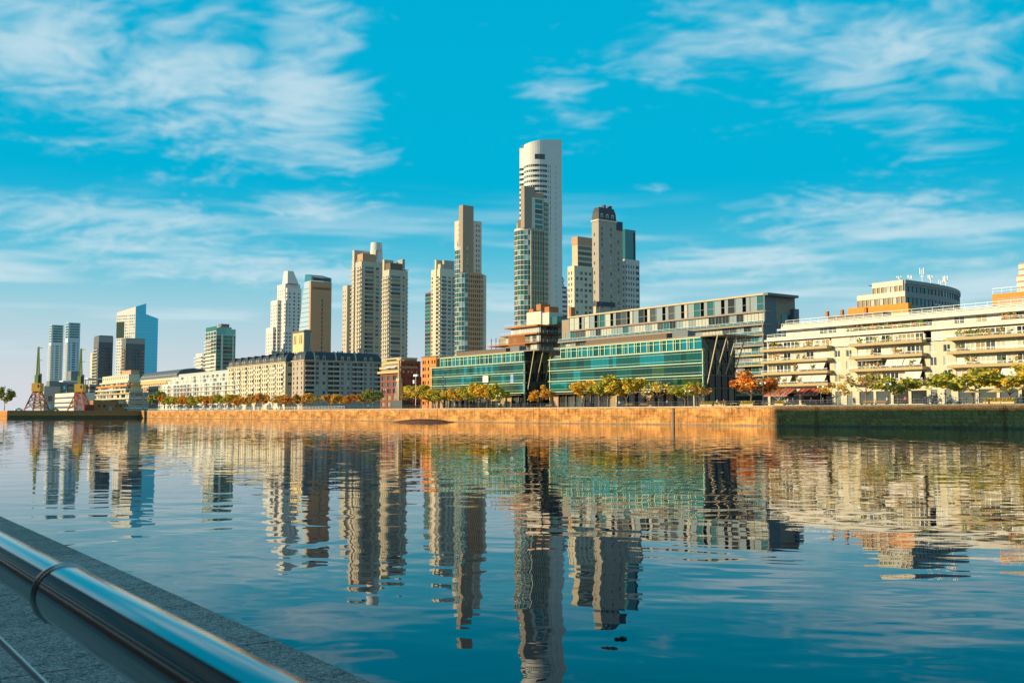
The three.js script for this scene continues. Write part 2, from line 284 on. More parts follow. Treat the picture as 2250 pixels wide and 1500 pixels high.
{ // near quay: granite coping slabs and inner paving slabs
  const q = quayRoot('near_quay'), F = frame(0, 0), gr = scaled(grainT, 1.15), gb = scaled(grainT, 0.7);
  const slab = [0.60, 0.66, 0.55].map((k) => std(k * 1.3, k * 0.86, k * 0.7, 0.9, { map: gr, bumpMap: gr, bumpScale: 0.004 })), inner = [0.72, 0.78].map((k) => std(k * 1.22, k * 0.86, k * 0.7, 0.9, { map: gb, bumpMap: gb, bumpScale: 0.004 }));
  let u = 5.48 - 2.2 * 6, k = 0;
  while (u < 60) { piece(q, 'coping_slab', F, -u - 2.175, -u, 1.2, 1.5, -2.34, -0.93, slab[k % 3]); piece(q, 'paving_slab', F, -u - 2.9, -u - 0.71, 1.2, 1.492, -0.922, 0.5, inner[k % 2]); piece(q, 'paving_slab', F, -u - 1.8, -u + 0.39, 1.2, 1.494, 0.508, 2.5, inner[(k + 1) % 2]); u += 2.2; k++; }
  new B().box(F, -631, 200, -3, 1.19, -2.28, 0).box(F, -631, 200, -3, 1.46, 2.6, 900).box(F, -631, 200, 0, 1.19, 0.002, 2.58).build('retaining_wall', M.grey, q);
}

/* ------------------------------------------------------------------ near rail */
{
  const [x, z] = P(0, 0), t = thing('quay_handrail', 'thick polished steel handrail with thin cables in the near corner', 'railing', [x, 0, z], TURN);
  const y = EYE - 0.294, v = 0.40, tubeGeo = (r, x0, x1, bev) => { const pts = []; pts.push(new THREE.Vector2(0.001, x0), new THREE.Vector2(r - bev, x0), new THREE.Vector2(r, x0 + bev), new THREE.Vector2(r, x1 - bev), new THREE.Vector2(r - bev, x1), new THREE.Vector2(0.001, x1)); const g = new THREE.LatheGeometry(pts, 64); g.rotateZ(Math.PI / 2); return g; };   // lathe axis to -x... (u grows with -x)
  const place = (name, g, mat) => { const m = mesh(name, g, mat, t); m.position.set(0, y, -v); return m; };
  place('rail_pipe', tubeGeo(0.0415, -1, 9, 0.002), M.steel);
  place('rail_sleeve', tubeGeo(0.0465, -1, 1.80, 0.004), M.steel);
  place('collar', tubeGeo(0.0505, 1.80, 1.815, 0.003), M.steel);
  for (const u of [-0.8, 4.3, 6.9]) { const p = new B().tube([[-u, 1.49, -v - 0.0], [-u, y - 0.03, -v]], 0.03, 0.03, 20).box(frame(-u, -v), -0.09, 0.09, 1.49, 1.505, -0.09, 0.09); p.build('post', M.metalDark, t); }
  for (const dy of [0.17, 0.32, 0.47, 0.62]) new B().tube([[2, y - dy, -v], [-9, y - dy, -v]], 0.006, 0.006, 10).build('cable', M.cable, t);
}

/* ------------------------------------------------------------------ the tall block behind the near quay whose shade lies on the quay and the far wall */
{
  const g = house('office_slab', 'long red brick office slab standing behind the near quay', -150, -30, 'building'), L = 378, w = new B(), pn = new Panes([M.gDark, M.gMid]);
  g.position.y = 1.46;
  const Hh = 58.6, D = 18, Fb = frame(0, -0, 0);
  // the side facing the dock looks to local -z
  const F = frame(0, -D, Math.PI); w.box(frame(-L, 0), 0, L, 0, Hh, -0.4, 0).box(frame(-L, -D), 0, 0.4, 0, Hh, 0.4, D - 0.41).box(frame(-0.4, -D), 0, 0.4, 0, Hh, 0.4, D - 0.41).box(frame(-L, -D), 0, L, Hh - 0.3, Hh, 0.41, D - 0.41);
  const o = openings(w, F, L, 0, Hh - 0.32, rowsOf(3, 14, 3.6, 0.9, 1.8), [[2, L - 2]], 0.38); pn.add(F, o); w.build('wall', M.brickRed, g); pn.build(g);
}

/* ------------------------------------------------------------------ waterfront blocks, right to left */
// railing helper: top rail, thin posts
function balustrade(b, F, a0, a1, y, h, n, step = 1.5) { b.box(F, a0, a1, y + h - 0.07, y + h, n - 0.06, n); b.box(F, a0, a1, y + h * 0.45, y + h * 0.45 + 0.04, n - 0.05, n - 0.01); for (let a = a0; a <= a1 - 0.05; a += step) b.box(F, a, a + 0.05, y, y + h - 0.072, n - 0.055, n - 0.005); }
const frameCache = new Map();
function sash(parent, F, a0, a1, y0, y1, n, mats, frameMat, halves = 2) {   // a framed window with panes as its pieces
  const w = a1 - a0, h = y1 - y0, k = w.toFixed(2) + h.toFixed(2) + halves, f = frame(0, 0);
  if (!frameCache.has(k)) { const b = new B().box(f, -w / 2, w / 2, -h / 2, -h / 2 + 0.09, -0.05, 0.05).box(f, -w / 2, w / 2, h / 2 - 0.09, h / 2, -0.05, 0.05); for (let j = 0; j <= halves; j++) { const c = -w / 2 + 0.045 + (w - 0.09) * j / halves; b.box(f, c - 0.045, c + 0.045, -h / 2 + 0.091, h / 2 - 0.091, -0.05, 0.05); } frameCache.set(k, b.geo()); }
  const m = mesh('window', frameCache.get(k), frameMat, parent); m.position.set(F.x + (a0 + a1) / 2 * F.c + n * F.s, (y0 + y1) / 2, F.z - (a0 + a1) / 2 * F.s + n * F.c); m.rotation.y = F.rot;
  const c = mesh('pane', boxGeo(w - 0.1, h - 0.1, 0.03), pick(mats), m); c.position.z = -0.03; return m;
}

{ // cream apartment house with long balconies
  const g = house('apartment_house', 'cream apartment house with long concrete balconies and striped red awnings at street level', 85, 210), L = 92.4, D = 16, F = dockF(L), w = new B(), sl = new B(), rl = new B(), fl = new B();
  const X = (u) => 177.4 - u;   // distance along the facade from its left end
  const stacks = [[0.4, 20.2], [27.3, 45.6], [52.4, 80.5]], bays = [[20.2, 27.3], [45.6, 52.4], [80.5, 92.4]], fy = [5.1, 8.15, 11.15, 14.15];
  shell(w, L, D, 0, 17.2);
  w.box(frame(0, 0, Math.PI / 2), 0, D, 0, 17.2, -0.4, 0);
  // bays with hung windows
  for (const [b0, b1] of bays) {
    const Fb = frame(F.x + b0, 0), W = b1 - b0, cols = W > 9 ? [[2, 4], [7, 9]] : [[1.0, 2.6], [4.3, 5.9]];
    const o = openings(w, Fb, W, 0, 14.3, [[0.3, 3.6], [5.9, 7.9], [8.9, 10.9], [11.9, 13.6]], cols);
    o.forEach(([a0, a1, y0, y1], k) => k < cols.length ? piece(g, 'shutter_door', Fb, a0, a1, y0, y1, -0.3, -0.24, M.greyDark) : sash(g, Fb, a0, a1, y0, y1, -0.2, [M.gDark, M.gPale, M.gWarm, M.gMid, M.white], M.metalWhite));
  }
  // balcony stacks
  for (const [s0, s1] of stacks) {
    const n = Math.round((s1 - s0) / 2.35), pw = (s1 - s0 - 0.8) / n, Fs = frame(F.x + s0, 0), W = s1 - s0;
    w.box(Fs, 0, W, 4.2, 5.1, -0.4, 0);
    for (let k = 0; k < 4; k++) {
      const y = fy[k], top = k < 3 ? fy[k + 1] : 16.6;
      piece(g, 'balcony_slab', Fs, -0.45, W + 0.45, y, y + 0.68, 0.01, 2.15, M.concrete);
      balustrade(rl, Fs, -0.4, W + 0.4, y + 0.68, 0.5, 2.1, 2.1);
      if (k < 3) w.box(Fs, 0, W, top - 0.35, top, -0.4, 0);
      w.box(Fs, 0, 0.4, y, top - 0.36, -0.4, 0); w.box(Fs, W - 0.4, W, y, top - 0.36, -0.4, 0);
      for (let j = 0; j < n; j++) sash(g, Fs, 0.4 + j * pw, 0.4 + (j + 1) * pw - 0.05, y + 0.05, (k < 3 ? top - 0.36 : 16.55), -0.2, k === 3 ? [M.gMid, M.gPale, M.white, M.gWarm, M.gDark] : [M.gPale, M.white, M.gPale, M.gWarm, M.gWarm, M.gMid, M.gDark, M.gDark], M.metalWhite, 2);
    }
    // ground floor shop fronts
    const sh = Math.round(W / 4.6); for (let j = 0; j < sh; j++) { const a = j * W / sh; w.box(Fs, a, a + 0.7, 0, 4.2, -0.4, 0); piece(g, 'shop_window', Fs, a + 0.7, a + W / sh, 0.5, 3.5, -0.3, -0.24, pick([M.gDark, M.gDark, M.gMid])); w.box(Fs, a + 0.7, a + W / sh, 3.5, 4.2, -0.4, -0.02); w.box(Fs, a + 0.7, a + W / sh, 0, 0.5, -0.4, -0.02); }
  }
  // roller awnings let down over some balconies
  for (const [a, y, l] of [[10.6, 8.15, 4.2], [14.9, 8.15, 4.2], [5.2, 5.1, 3.6], [10.8, 5.1, 4.2], [15.1, 5.1, 4.2], [36.2, 8.15, 4.4], [40.8, 8.15, 4.2], [40.8, 5.1, 4.2], [63.5, 5.1, 4.5], [28.6, 8.15, 6.5]]) { const p = new B(), d = l > 6 ? 0.55 : 2.0; p.quad([F.x + a, y + 1.05 + (2 - d), 1.75], [F.x + a + l, y + 1.05 + (2 - d), 1.75], [F.x + a + l, y + 2.95, 0.5], [F.x + a, y + 2.95, 0.5]).quad([F.x + a, y + 1.0 + (2 - d), 1.72], [F.x + a, y + 2.90, 0.47], [F.x + a + l, y + 2.90, 0.47], [F.x + a + l, y + 1.0 + (2 - d), 1.72]); p.build('awning', M.awning, g); }
  // two set-back storeys under long white eaves
  for (const [z, y, x0, hgt, ev] of [[0, 14.8, 1.6, 2.1, 0.9], [-2.6, 17.9, 4.5, 1.75, 1.9]]) {
    const Fp = frame(F.x, z), W = L; const n = 34, pw = (W - x0) / n;
    for (let j = 0; j < n; j++) if (z < 0 || bays.some(([b0, b1]) => x0 + j * pw > b0 - 1.2 && x0 + j * pw < b1)) { if (R() < 0.3) piece(g, 'wall_panel', Fp, x0 + j * pw, x0 + (j + 1) * pw, y - 0.3, y + hgt, -0.4, z < 0 ? -0.05 : -0.12, M.creamPale); else sash(g, Fp, x0 + j * pw, x0 + (j + 1) * pw - 0.06, y - 0.3, y + hgt, z < 0 ? -0.2 : -0.25, [M.gPale, M.gMid, M.white, M.gWarm, M.gDark], M.metalWhite); }
    const e0 = y + hgt; piece(g, 'eave', Fp, x0 - 1.4, W, e0, e0 + 0.42, -2.55, ev, M.white);
    sl.box(Fp, x0 - 0.8, W, e0 + 0.421, e0 + 1.05, -2.6, 0.25 + ev * 0.4);
    balustrade(rl, Fp, x0 - 0.7, W, e0 + 1.05, 0.75, ev * 0.4 + 0.2, 2.3);
    w.box(Fp, x0, W, e0, e0 + 0.3, -9, -2.56);
  }
  for (const [b0, b1] of bays) balustrade(rl, F, b0, b1, 14.3, 0.9, -0.02, 2);
  w.box(frame(F.x, 0), 5, L, 17.21, 21.0, -12, -5.4);
  sl.box(frame(F.x, 0), 3.2, L, 20.85, 21.3, -8, -3.0); balustrade(rl, frame(F.x, 0), 4, L, 21.3, 1.1, -3.1, 2.6);
  w.build('wall', M.cream, g); sl.build('parapet', M.creamPale, g); rl.build('balustrade', M.metalWhite, g);
  // roof sheds, flower pots
  piece(g, 'roof_shed', frame(F.x, 0), 14, 30, 21, 22.9, -11, -7, M.brown); piece(g, 'roof_shed', frame(F.x, 0), 60, 75, 21.31, 23.2, -9, -4.6, M.tan);
  for (const a of [12.5, 17, 24]) piece(g, 'chimney', frame(F.x, 0), a, a + 0.7, 22.9, 24.4, -9, -8.3, M.rust);
  // shop awnings: red and sand stripes
  for (const [a0, a1] of [[1.5, 9.4], [11.2, 18.4]]) {
    const aw = new B(), aw2 = new B(), n = 10, st = (a1 - a0) / n;
    for (let k = 0; k < n; k++) (k % 2 ? aw2 : aw).quad([F.x + a0 + k * st, 2.95, 3.1], [F.x + a0 + (k + 1) * st, 2.95, 3.1], [F.x + a0 + (k + 1) * st, 4.55, 0.3], [F.x + a0 + k * st, 4.55, 0.3]);
    const m = aw.build('shop_awning', M.red, g); aw2.build('stripe', M.redPale, m); piece(m, 'valance', F, a0, a1, 2.62, 2.95, 3.06, 3.1, M.redPale);
  }
  // terrace planting behind the glass of the upper storey
  const lf = new B(), lr = rng(8), potZones = []; for (const [s0, s1] of stacks) for (const y of fy) for (let k = 0; k < 3; k++) { const a = mixn(s0 + 1, s1 - 1.5, lr()); potZones.push([a, a + 0.5 + lr(), y + 0.75, 1]); } for (let k = 0; k < 1700; k++) { const zone = k > 900 ? potZones[k % potZones.length] : pick([[24, 45, 17.9], [24, 45, 17.9], [63, 66, 17.8], [3, 5, 14.9], [55, 60, 14.9], [70, 76, 17.9]]), x = F.x + mixn(zone[0], zone[1], lr()), y = zone[2] + lr() * lr() * 1.5, z = -1.9 + lr() * 1.2 + (zone[3] ? 2.9 : zone[2] < 16 ? 2.4 : 0), s = 0.16 + 0.14 * lr(); lf.quad([x - s, y, z], [x + s, y + s * 0.4, z + s * (lr() - 0.5)], [x + s * 0.6, y + s * 2, z + s], [x - s * 0.6, y + s * 1.6, z]); const t = lr(); const c = t < 0.55 ? [0.09, 0.14, 0.025] : t < 0.8 ? [0.30, 0.22, 0.03] : [0.50, 0.12, 0.03]; for (let j = 0; j < 4; j++) lf.col.push(...c.map((q) => q * (0.7 + 0.6 * lr()))); }
  lf.build('terrace_plants', new THREE.MeshStandardMaterial({ vertexColors: true, roughness: 1, side: THREE.DoubleSide }), g, 'stuff');
  // restaurant board
  const cv = document.createElement('canvas'); cv.width = 512; cv.height = 160; const cx = cv.getContext('2d'); cx.fillStyle = '#1b1013'; cx.fillRect(0, 0, 512, 160); cx.fillStyle = '#f4e6d8'; cx.font = 'bold 54px sans-serif'; cx.textAlign = 'center'; cx.fillText('COCINA PERUANA', 256, 128);
  const ct = new THREE.CanvasTexture(cv); ct.colorSpace = THREE.SRGBColorSpace; const bd = mesh('shop_sign', new THREE.BoxGeometry(6.2, 1.9, 0.1), [M.metalDark, M.metalDark, M.metalDark, M.metalDark, new THREE.MeshStandardMaterial({ map: ct, roughness: 0.6 }), M.metalDark], g); bd.position.set(F.x + 14.9, 1.75, 0.12);
}

{ // rounded office block with antennas behind the apartment house
  const g = house('rounded_office_block', 'grey office block with curved end, orange storey and roof antennas', 171, 262), w = new B(), wl = new B(), o = new B(), pn = new Panes([M.gMid, M.gDark, M.gTeal]), pl = new Panes([M.gWarm, M.gWarm, M.gPale]);
  // dock face, three stepped storeys
  const F1 = frame(-10.2, 0), F2 = frame(-15, 0.6), F3 = frame(-17.9, 1.2);
  pl.add(F1, openings(wl, F1, 10.2, 33.0, 36.6, [[33.3, 35.0]], colsOf(10.2, 7, 1.2)));
  pl.add(F2, openings(wl, F2, 16, 29.2, 33.3, [[29.7, 31.7]], colsOf(16, 11, 1.3)));
  o.box(F3, 0, 20.2, 26.8, 29.7, -2, 0);
  pl.add(F3, openings(wl, F3, 20.2, 22, 26.79, [[24.5, 26.2]], colsOf(16, 9, 1.5, 1)));
  // curved flank
  const arc = []; for (let k = 0; k <= 22; k++) { const t = k / 22, a = t * 1.05; arc.push([0.4 - 10.5 * t * t * t, -t * 46 - 0.4]); }
  for (let k = 0; k < 22; k++) {
    const [x0, z0] = arc[k], [x1, z1] = arc[k + 1], l = Math.hypot(x1 - x0, z1 - z0), F = frame(x0, z0, Math.atan2(-(z1 - z0), x1 - x0)), drop = 0;
    pn.add(F, openings(w, F, l, 18, 35.5, [[21, 23], [25.2, 27.2], [29.5, 31.6], [33.2, 34.9]], [[0.12, l - 0.1]], 0.35), -0.3, -0.2);
    piece(g, 'cornice', F, -0.02, l + 0.02, 35.5, 36.6, -0.5, 0.25, M.grey);
    if (k > 6) piece(g, 'corbel', F, l * 0.3, l * 0.6, 30.2, 30.6, 0.01, 0.35, M.metalWhite);
  }
  for (let k = 0; k < 22; k++) w.quad([-12, 36.1, arc[k][1]], [arc[k][0] - 0.1, 36.1, arc[k][1]], [arc[k + 1][0] - 0.1, 36.1, arc[k + 1][1]], [-12, 36.1, arc[k + 1][1]]);
  w.box(frame(-17.8, -24), 0, 15.6, 0, 26, 0, 22); w.box(frame(-14.6, -24), 0, 12.4, 26.01, 33, 0, 22.6); w.box(frame(-10, -24), 0, 7.8, 33.01, 36.3, 0, 23.2); 
  w.build('wall', M.grey, g); wl.build('front_wall', M.creamPale, g); o.build('orange_storey', M.orange, g); pn.build(g); pl.build(g);
  const ar = rng(3); for (const [a, z, h, k] of [[-3, -3, 2.4, 5], [-1.5, -6, 2.6, 4], [-1.4, -12, 5.2, 2], [-1.8, -17, 3.6, 5], [-3.4, -25, 3, 2], [-4.2, -29, 4.4, 5]]) { const m = new B().box(frame(a, z), -0.07, 0.07, 36.1, 35.6 + h, -0.07, 0.07); const mm = m.build('antenna_mast', M.metal, g); for (let j = 0; j < k; j++) { const t = j / k * 6.28; const p = new B().box(frame(a + Math.cos(t) * 0.6, z + Math.sin(t) * 0.6), -0.1, 0.1, 35.9 + h * 0.62 + ar() * 0.4, 35.6 + h + ar() * 0.5, -0.12, 0.12).box(frame(a, z, -t), 0.06, 0.6, 35.5 + h * 0.6, 35.6 + h * 0.6, -0.04, 0.04); p.build('panel_antenna', M.metal, mm); } }
}
{ // orange penthouse at the right edge
  const g = house('orange_penthouse_block', 'orange block with white stacked penthouse at the right edge', 112, 250), w = new B(), L = 26, F = dockF(L);
  new B().box(F, 0, L, 0, 25.7, -14, -0.5).build('body', M.brown, g); piece(g, 'orange_band', F, 0, L, 25.7, 28.4, -10, 0, M.orange);
  balustrade(w, F, 0, L, 28.4, 1.5, -0.2, 2.4); w.build('balustrade', M.metalWhite, g);
  for (let k = 0; k < 5; k++) { piece(g, 'penthouse_wall', F, 5.1 + (k > 2 ? 0.6 : 0), L, 28.41 + k * 1.5, 29.5 + k * 1.5, -9, -2.5, M.creamPale); piece(g, 'louvre_band', F, 5.3 + (k > 2 ? 0.6 : 0), L, 29.5 + k * 1.5, 29.91 + k * 1.5, -9, -2.7, M.tan); }
}
{ // long white residential block with taupe frames
  const g = house('terraced_white_block', 'long white residential block with taupe frames stepping back above the green offices', 218, 258), L = 108, D = 15.7, w = new B(), gl = new B(), mu = new B(), F = dockF(L), E = endF();
  const ys = [4.5, 7.5, 10.6, 13.9, 17.2, 20.4, 23.7, 27.1, 31.4, 36.9], mats = [M.gPale, M.gPale, M.gMid, M.gSilver, M.gSilver, M.gTeal, M.gDark];
  const lefts = [0, 0, 0, 0, 0, 1.5, 1.5, 4.5, 7.5, 7.5];
  w.box(frame(-L, -D), 0, L - 0.7, 0, 36.3, 0, D - 2.6); const ew = new B();
  for (let k = 0; k < ys.length - 1; k++) {
    const y0 = ys[k], y1 = ys[k + 1], x0 = lefts[k], deep = k < 7 ? 1.6 : 0.3, n = Math.round((L - x0) / 3.1), pw = (L - x0 - 0.6) / n;
    piece(g, 'floor_band', F, x0 - (k < 8 ? 2.5 : 0) + (k < 5 ? 2.5 : 0), L + 0.2, y0 - 0.45, y0 + 0.12, -2.7, k >= 8 ? 0.2 : 1.25, k >= 5 ? M.taupe : M.concrete);
    for (let j = 0; j < n; j++) {
      const a = x0 + 0.3 + j * pw, top = y1 - 0.46, tall = k === 8;
      if (tall && j % 3 === 2) { piece(g, 'loggia_window', F, a, a + pw * 0.5, y0 + 0.12, top, -1.9, -1.84, M.gDark); piece(g, 'window', F, a + pw * 0.5, a + pw - 0.08, y0 + 0.12, top, -0.2, -0.14, pick(mats)); } else piece(g, 'window', F, a, a + pw - 0.08, y0 + 0.12, top, tall ? -0.2 : -0.75, tall ? -0.14 : -0.69, pick(mats));
      mu.box(F, a - 0.07, a + 0.07, y0 + 0.12, top, tall ? -0.3 : -0.8, tall ? 0.02 : -0.55); mu.box(F, a + pw / 2 - 0.03, a + pw / 2 + 0.03, y0 + 0.13, top - 0.01, -0.68, -0.6);
      if (tall) mu.box(F, a + 0.08, a + pw - 0.15, y0 + 2.3, y0 + 2.38, -0.13, -0.05);
      if (tall && j % 3 === 0) w.box(F, a - 0.2, a + 0.2, y0 + 0.12, top, -2.6, 0.06);
    }
    if (k < 8 && k > 1) { balustrade(gl, F, x0 - 2, L, y0 + 0.12, 0.95, 1.2, 3); piece(g, 'glass_parapet', F, x0 - (k >= 5 ? 2 : 0), L, y0 + 0.14, y0 + 0.98, 1.08, 1.11, M.gTeal); }
  }
  piece(g, 'roof_edge', F, 7.3, L + 0.3, 36.4, 36.95, -D, 0.45, M.buff);
  // short end: dark frame, deep loggia, slits
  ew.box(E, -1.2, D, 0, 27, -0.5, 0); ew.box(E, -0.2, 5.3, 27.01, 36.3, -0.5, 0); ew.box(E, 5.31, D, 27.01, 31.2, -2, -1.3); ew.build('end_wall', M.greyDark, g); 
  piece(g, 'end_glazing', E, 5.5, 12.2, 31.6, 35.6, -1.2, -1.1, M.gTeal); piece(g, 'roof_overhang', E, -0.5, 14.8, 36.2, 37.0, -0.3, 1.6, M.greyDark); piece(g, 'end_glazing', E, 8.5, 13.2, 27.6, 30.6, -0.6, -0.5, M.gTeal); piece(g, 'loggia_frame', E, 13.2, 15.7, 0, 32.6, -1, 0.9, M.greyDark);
  for (const y of [12, 15.6, 19.1, 22.6]) for (const a of [2.6, 5.2, 7.7, 10.2]) piece(g, 'slit_window', E, a, a + 1.1, y, y + 2.4, 0.01, 0.06, pick([M.gTeal, M.gPale, M.gDark]));
  for (const a of [0.8, 2.2, 3.6, 5, 6.4]) piece(g, 'parapet_fin', E, a, a + 0.35, 27, 28.3, -0.4, -0.1, M.buff);
  w.build('wall', M.taupe, g); gl.build('balustrade', M.metalWhite, g); mu.build('mullions', M.aluGrey, g);
  const rr = rng(12); for (let k = 0; k < 9; k++) { const a = 20 + k * 9 + rr() * 4; piece(g, 'roof_vent', F, a, a + 1.2, 37.1, 37.7, -5, -4, M.brown); }
  for (const a of [55, 60.5]) { const p = new B(); p.quad([F.x + a, 24.5, 1.2], [F.x + a + 4.6, 24.5, 1.2], [F.x + a + 4.6, 26.9, -0.4], [F.x + a, 26.9, -0.4]); p.build('sunshade', M.brown, g); }
}
{ // timber and glass terrace block left of it
  const g = house('timber_terrace_block', 'brown timber and glass terrace block with cantilevered decks', 335, 256), w = new B(), dk = new B(), rl = new B(), E = endF();
  const lv = [[24.6, 27.6, 29.3, -24], [27.9, 31.3, 34.5, -22], [31.6, 34.8, 24.9, -20]];
  w.box(frame(-28, -14), 0, 27, 0, 24.4, 0, 13.6);
  lv.forEach(([y0, y1, L, b], k) => {
    const F = dockF(L), n = 11, pw = (L - 4) / n;
    piece(g, 'deck', F, -1.5, L + 0.3, y0 - 0.45, y0, -14, 1.6, k ? M.rust : M.taupe);
    for (let j = 0; j < n; j++) piece(g, 'window', F, 4 + j * pw, 4 + (j + 1) * pw - 0.1, y0, y1 - 0.46, -0.6, -0.54, pick(k === 2 ? [M.gPale, M.white, M.gPale] : [M.gPale, M.gWarm, M.gMid]));
    for (let j = 0; j < 8; j++) piece(g, 'end_window', E, 0.3 + j * 1.75, 0.3 + (j + 1) * 1.75 - 0.1, y0, y1 - 0.46, -0.6, -0.54, pick([M.gTeal, M.gTeal, M.gMid, M.gDark]));
    piece(g, 'end_deck', E, -1.2, 14.5, y0 - 0.5, y0 - 0.02, 0.31, 1.2, M.metalDark);
    balustrade(rl, F, -1.4, L, y0, 1.0, 1.5, 2.2); balustrade(rl, E, -1.2, 14, y0, 1.0, 1.15, 2.2);
  });
  const Fs = frame(-20, 1.2); for (let j = 0; j < 22; j++) { piece(g, 'timber_slat', Fs, j * 0.55, j * 0.55 + 0.28, 22, 31.2, 0.3, 0.42, M.rust); }
  for (const a of [-33.5, -30]) dk.box(frame(a, 1), 0, 0.25, 20, 31, 0, 0.25);
  piece(g, 'deck', dockF(22), -1, 22.6, 34.4, 35, -14, 1.6, M.rust); balustrade(rl, dockF(22), -1, 22, 35, 1.1, 1.4, 2); balustrade(rl, E, 0, 14, 35, 1.1, 0.5, 2);
  const F4 = dockF(18, -3), F5 = frame(0, -3, Math.PI / 2); piece(g, 'penthouse', F4, 5, 15, 35.01, 41, -8, 0, M.creamPale); piece(g, 'penthouse_flank', F4, 15, 19.8, 35.01, 40.2, -8, -0.6, M.creamPale); for (const [a, h] of [[5.2, 42.5], [10.5, 44.2], [16.2, 42.6]]) piece(g, 'brick_chimney', F4, a, a + 3.1, h - 2.6, h, -6, -1, M.rust);
  piece(g, 'glass_penthouse', F4, 19.8, 24, 35.01, 38.2, -9, -1.5, M.gTeal); piece(g, 'brick_chimney', F4, 26, 27.6, 38, 42, -8, -6, M.rust);
  w.build('wall', M.taupe, g); rl.build('balustrade', M.metal, g); dk.build('deck_posts', M.metalDark, g);
}
function greenOffice(u, L, D, label, sign) {
  const g = house('green_glass_office', label, u, 206), F = dockF(L), E = endF(), mu = new B(), core = new B();
  const ys = [5.25, 8.7, 12.1, 15.7], top = 19.4, n = Math.round(L / 1.7), pw = L / n, r = rng(Math.round(u));
  core.box(frame(-L, -D), 0.3, L - 0.3, 0, 15.7, 0.3, D - 1.4); core.box(frame(-L, -D), 5, L - 3, 15.75, 19.3, 0.3, D - 2.2);
  for (let k = 0; k < 3; k++) {
    const y0 = ys[k] + 0.1, y1 = ys[k + 1] - 0.1;
    for (let j = 0; j < n; j++) { const q = r(), c = vn(j * 0.14 + u, k * 1.7 + 3) + (r() - 0.5) * 0.22, m = c > 0.66 ? M.gOffice3 : c > 0.42 ? M.gOffice : c > 0.25 ? M.gOffice2 : q < 0.6 ? M.gBlind : M.gOlive, tilt = (q < 0.03 && k === 1); const w = piece(g, 'window', F, j * pw + 0.02, (j + 1) * pw - 0.02, y0, y1, -0.36, -0.3, tilt ? M.gBlueSash : m); w.rotation.y += (r() - 0.5) * 0.035; w.rotation.x = (r() - 0.5) * 0.012; }  // pane tints cluster in patches, painting blotchy sky reflections into the glass colour
    mu.box(F, 0, L, y0 + 0.75, y0 + 0.81, -0.28, -0.2); mu.box(F, 0, L, y1 - 0.62, y1 - 0.56, -0.28, -0.2);
    piece(g, 'sun_ledge', F, -0.3, L + 0.25, ys[k] - 0.1, ys[k] + 0.1, -0.5, 0.5, M.alu);
  }
  piece(g, 'sun_ledge', F, -0.3, L + 0.25, ys[3] - 0.1, ys[3] + 0.12, -0.5, 0.5, M.alu);
  piece(g, 'terrace', F, 0, L, ys[3] + 0.161, ys[3] + 0.4, -D, -0.2, M.greyDark);
  // set-back top storey with pale green frames
  const nt = Math.round(L / 3), tw = (L - 6) / nt; for (let j = 0; j < nt; j++) { const w = piece(g, 'clerestory_window', F, 4 + j * tw, 4 + (j + 1) * tw, ys[3] + 0.4, top - 0.25, -1.75, -1.69, r() < 0.6 ? M.gOffice3 : M.gOffice); w.rotation.x = (r() - 0.5) * 0.01; w.rotation.y += (r() - 0.5) * 0.02; mu.box(F, 4 + j * tw - 0.11, 4 + j * tw + 0.11, ys[3] + 0.4, top - 0.25, -1.68, -1.45); if (j % 2) mu.box(F, 4 + j * tw + 0.8, 4 + j * tw + 0.95, ys[3] + 0.4, top - 0.25, -1.68, -1.45); }
  mu.box(F, 4, L - 2, ys[3] + 2.5, ys[3] + 2.6, -1.67, -1.46); mu.box(F, 4, L - 2, top - 0.25, top, -1.9, -1.2);
  mu.box(F, L - 0.18, L + 0.02, 0, ys[3] - 0.17, -0.3, 0.12); mu.box(F, -0.02, 0.18, 0, ys[3] - 0.17, -0.3, 0.12);
  // roof plane and its raking struts at the near end
  const rf = new B(); rf.box(F, 2, L + 6.5, top, top + 0.35, -D - 1, -1.1); rf.build('roof_plane', M.taupe, g);
  piece(g, 'roof_plant', F, L * 0.22, L * 0.75, top + 0.36, top + 1.9, -8, -3, M.brown); piece(g, 'roof_plant', F, L * 0.77, L * 0.86, top + 0.36, top + 2.4, -7, -4, M.greyDark);
  for (const [z, x] of [[-1.2, 0.3], [-5, 0.3], [-8.6, 0.3], [-D + 0.6, 0.3]]) new B().bar([x, 6.2 + (z < -3 ? 3 : 0), z], [x + 5.2, top, z + 1.2], 0.13).build('strut', M.buff, g);
  // end face: dark glass in a steel grid
  const ne = Math.round(D / 2.6), ew = D / ne; for (const [y0, y1] of [[0.4, 5.1], [5.4, 8.6], [8.9, 12], [12.3, 15.6], [16.2, 19.2]]) for (let j = 0; j < ne; j++) piece(g, 'end_window', E, j * ew + 0.1, (j + 1) * ew - 0.1, y0, y1, -0.3, -0.24, pick([M.gBlack, M.gBlack, M.gOlive]));
  const ef = new B(); for (let j = 0; j <= ne; j++) ef.box(E, j * ew - 0.1, j * ew + 0.1, 0, 16, -0.2, 0.03);
   for (const y of [5.25, 8.75, 12.15, 15.8]) ef.box(E, 0, D, y - 0.15, y + 0.15, -0.2, 0.1); ef.build('end_grid', M.metalDark, g);
  // ground floor: shop fronts behind the trees
  const ng = Math.round(L / 4); for (let j = 0; j < ng; j++) { const a = j * L / ng; piece(g, 'shop_front', F, a + 0.5, a + L / ng - 0.3, 0.3, 4.4, -1.2, -1.1, pick([M.gDark, M.gWarm, M.gDark, M.gMid, M.tan])); piece(g, 'column', F, a - 0.2, a + 0.2, 0, 4.44, -0.9, -0.4, j % 4 ? M.brown : M.buff); }
  piece(g, 'canopy', F, 0, L, 4.45, 4.7, -1.4, 1.6, M.brown);
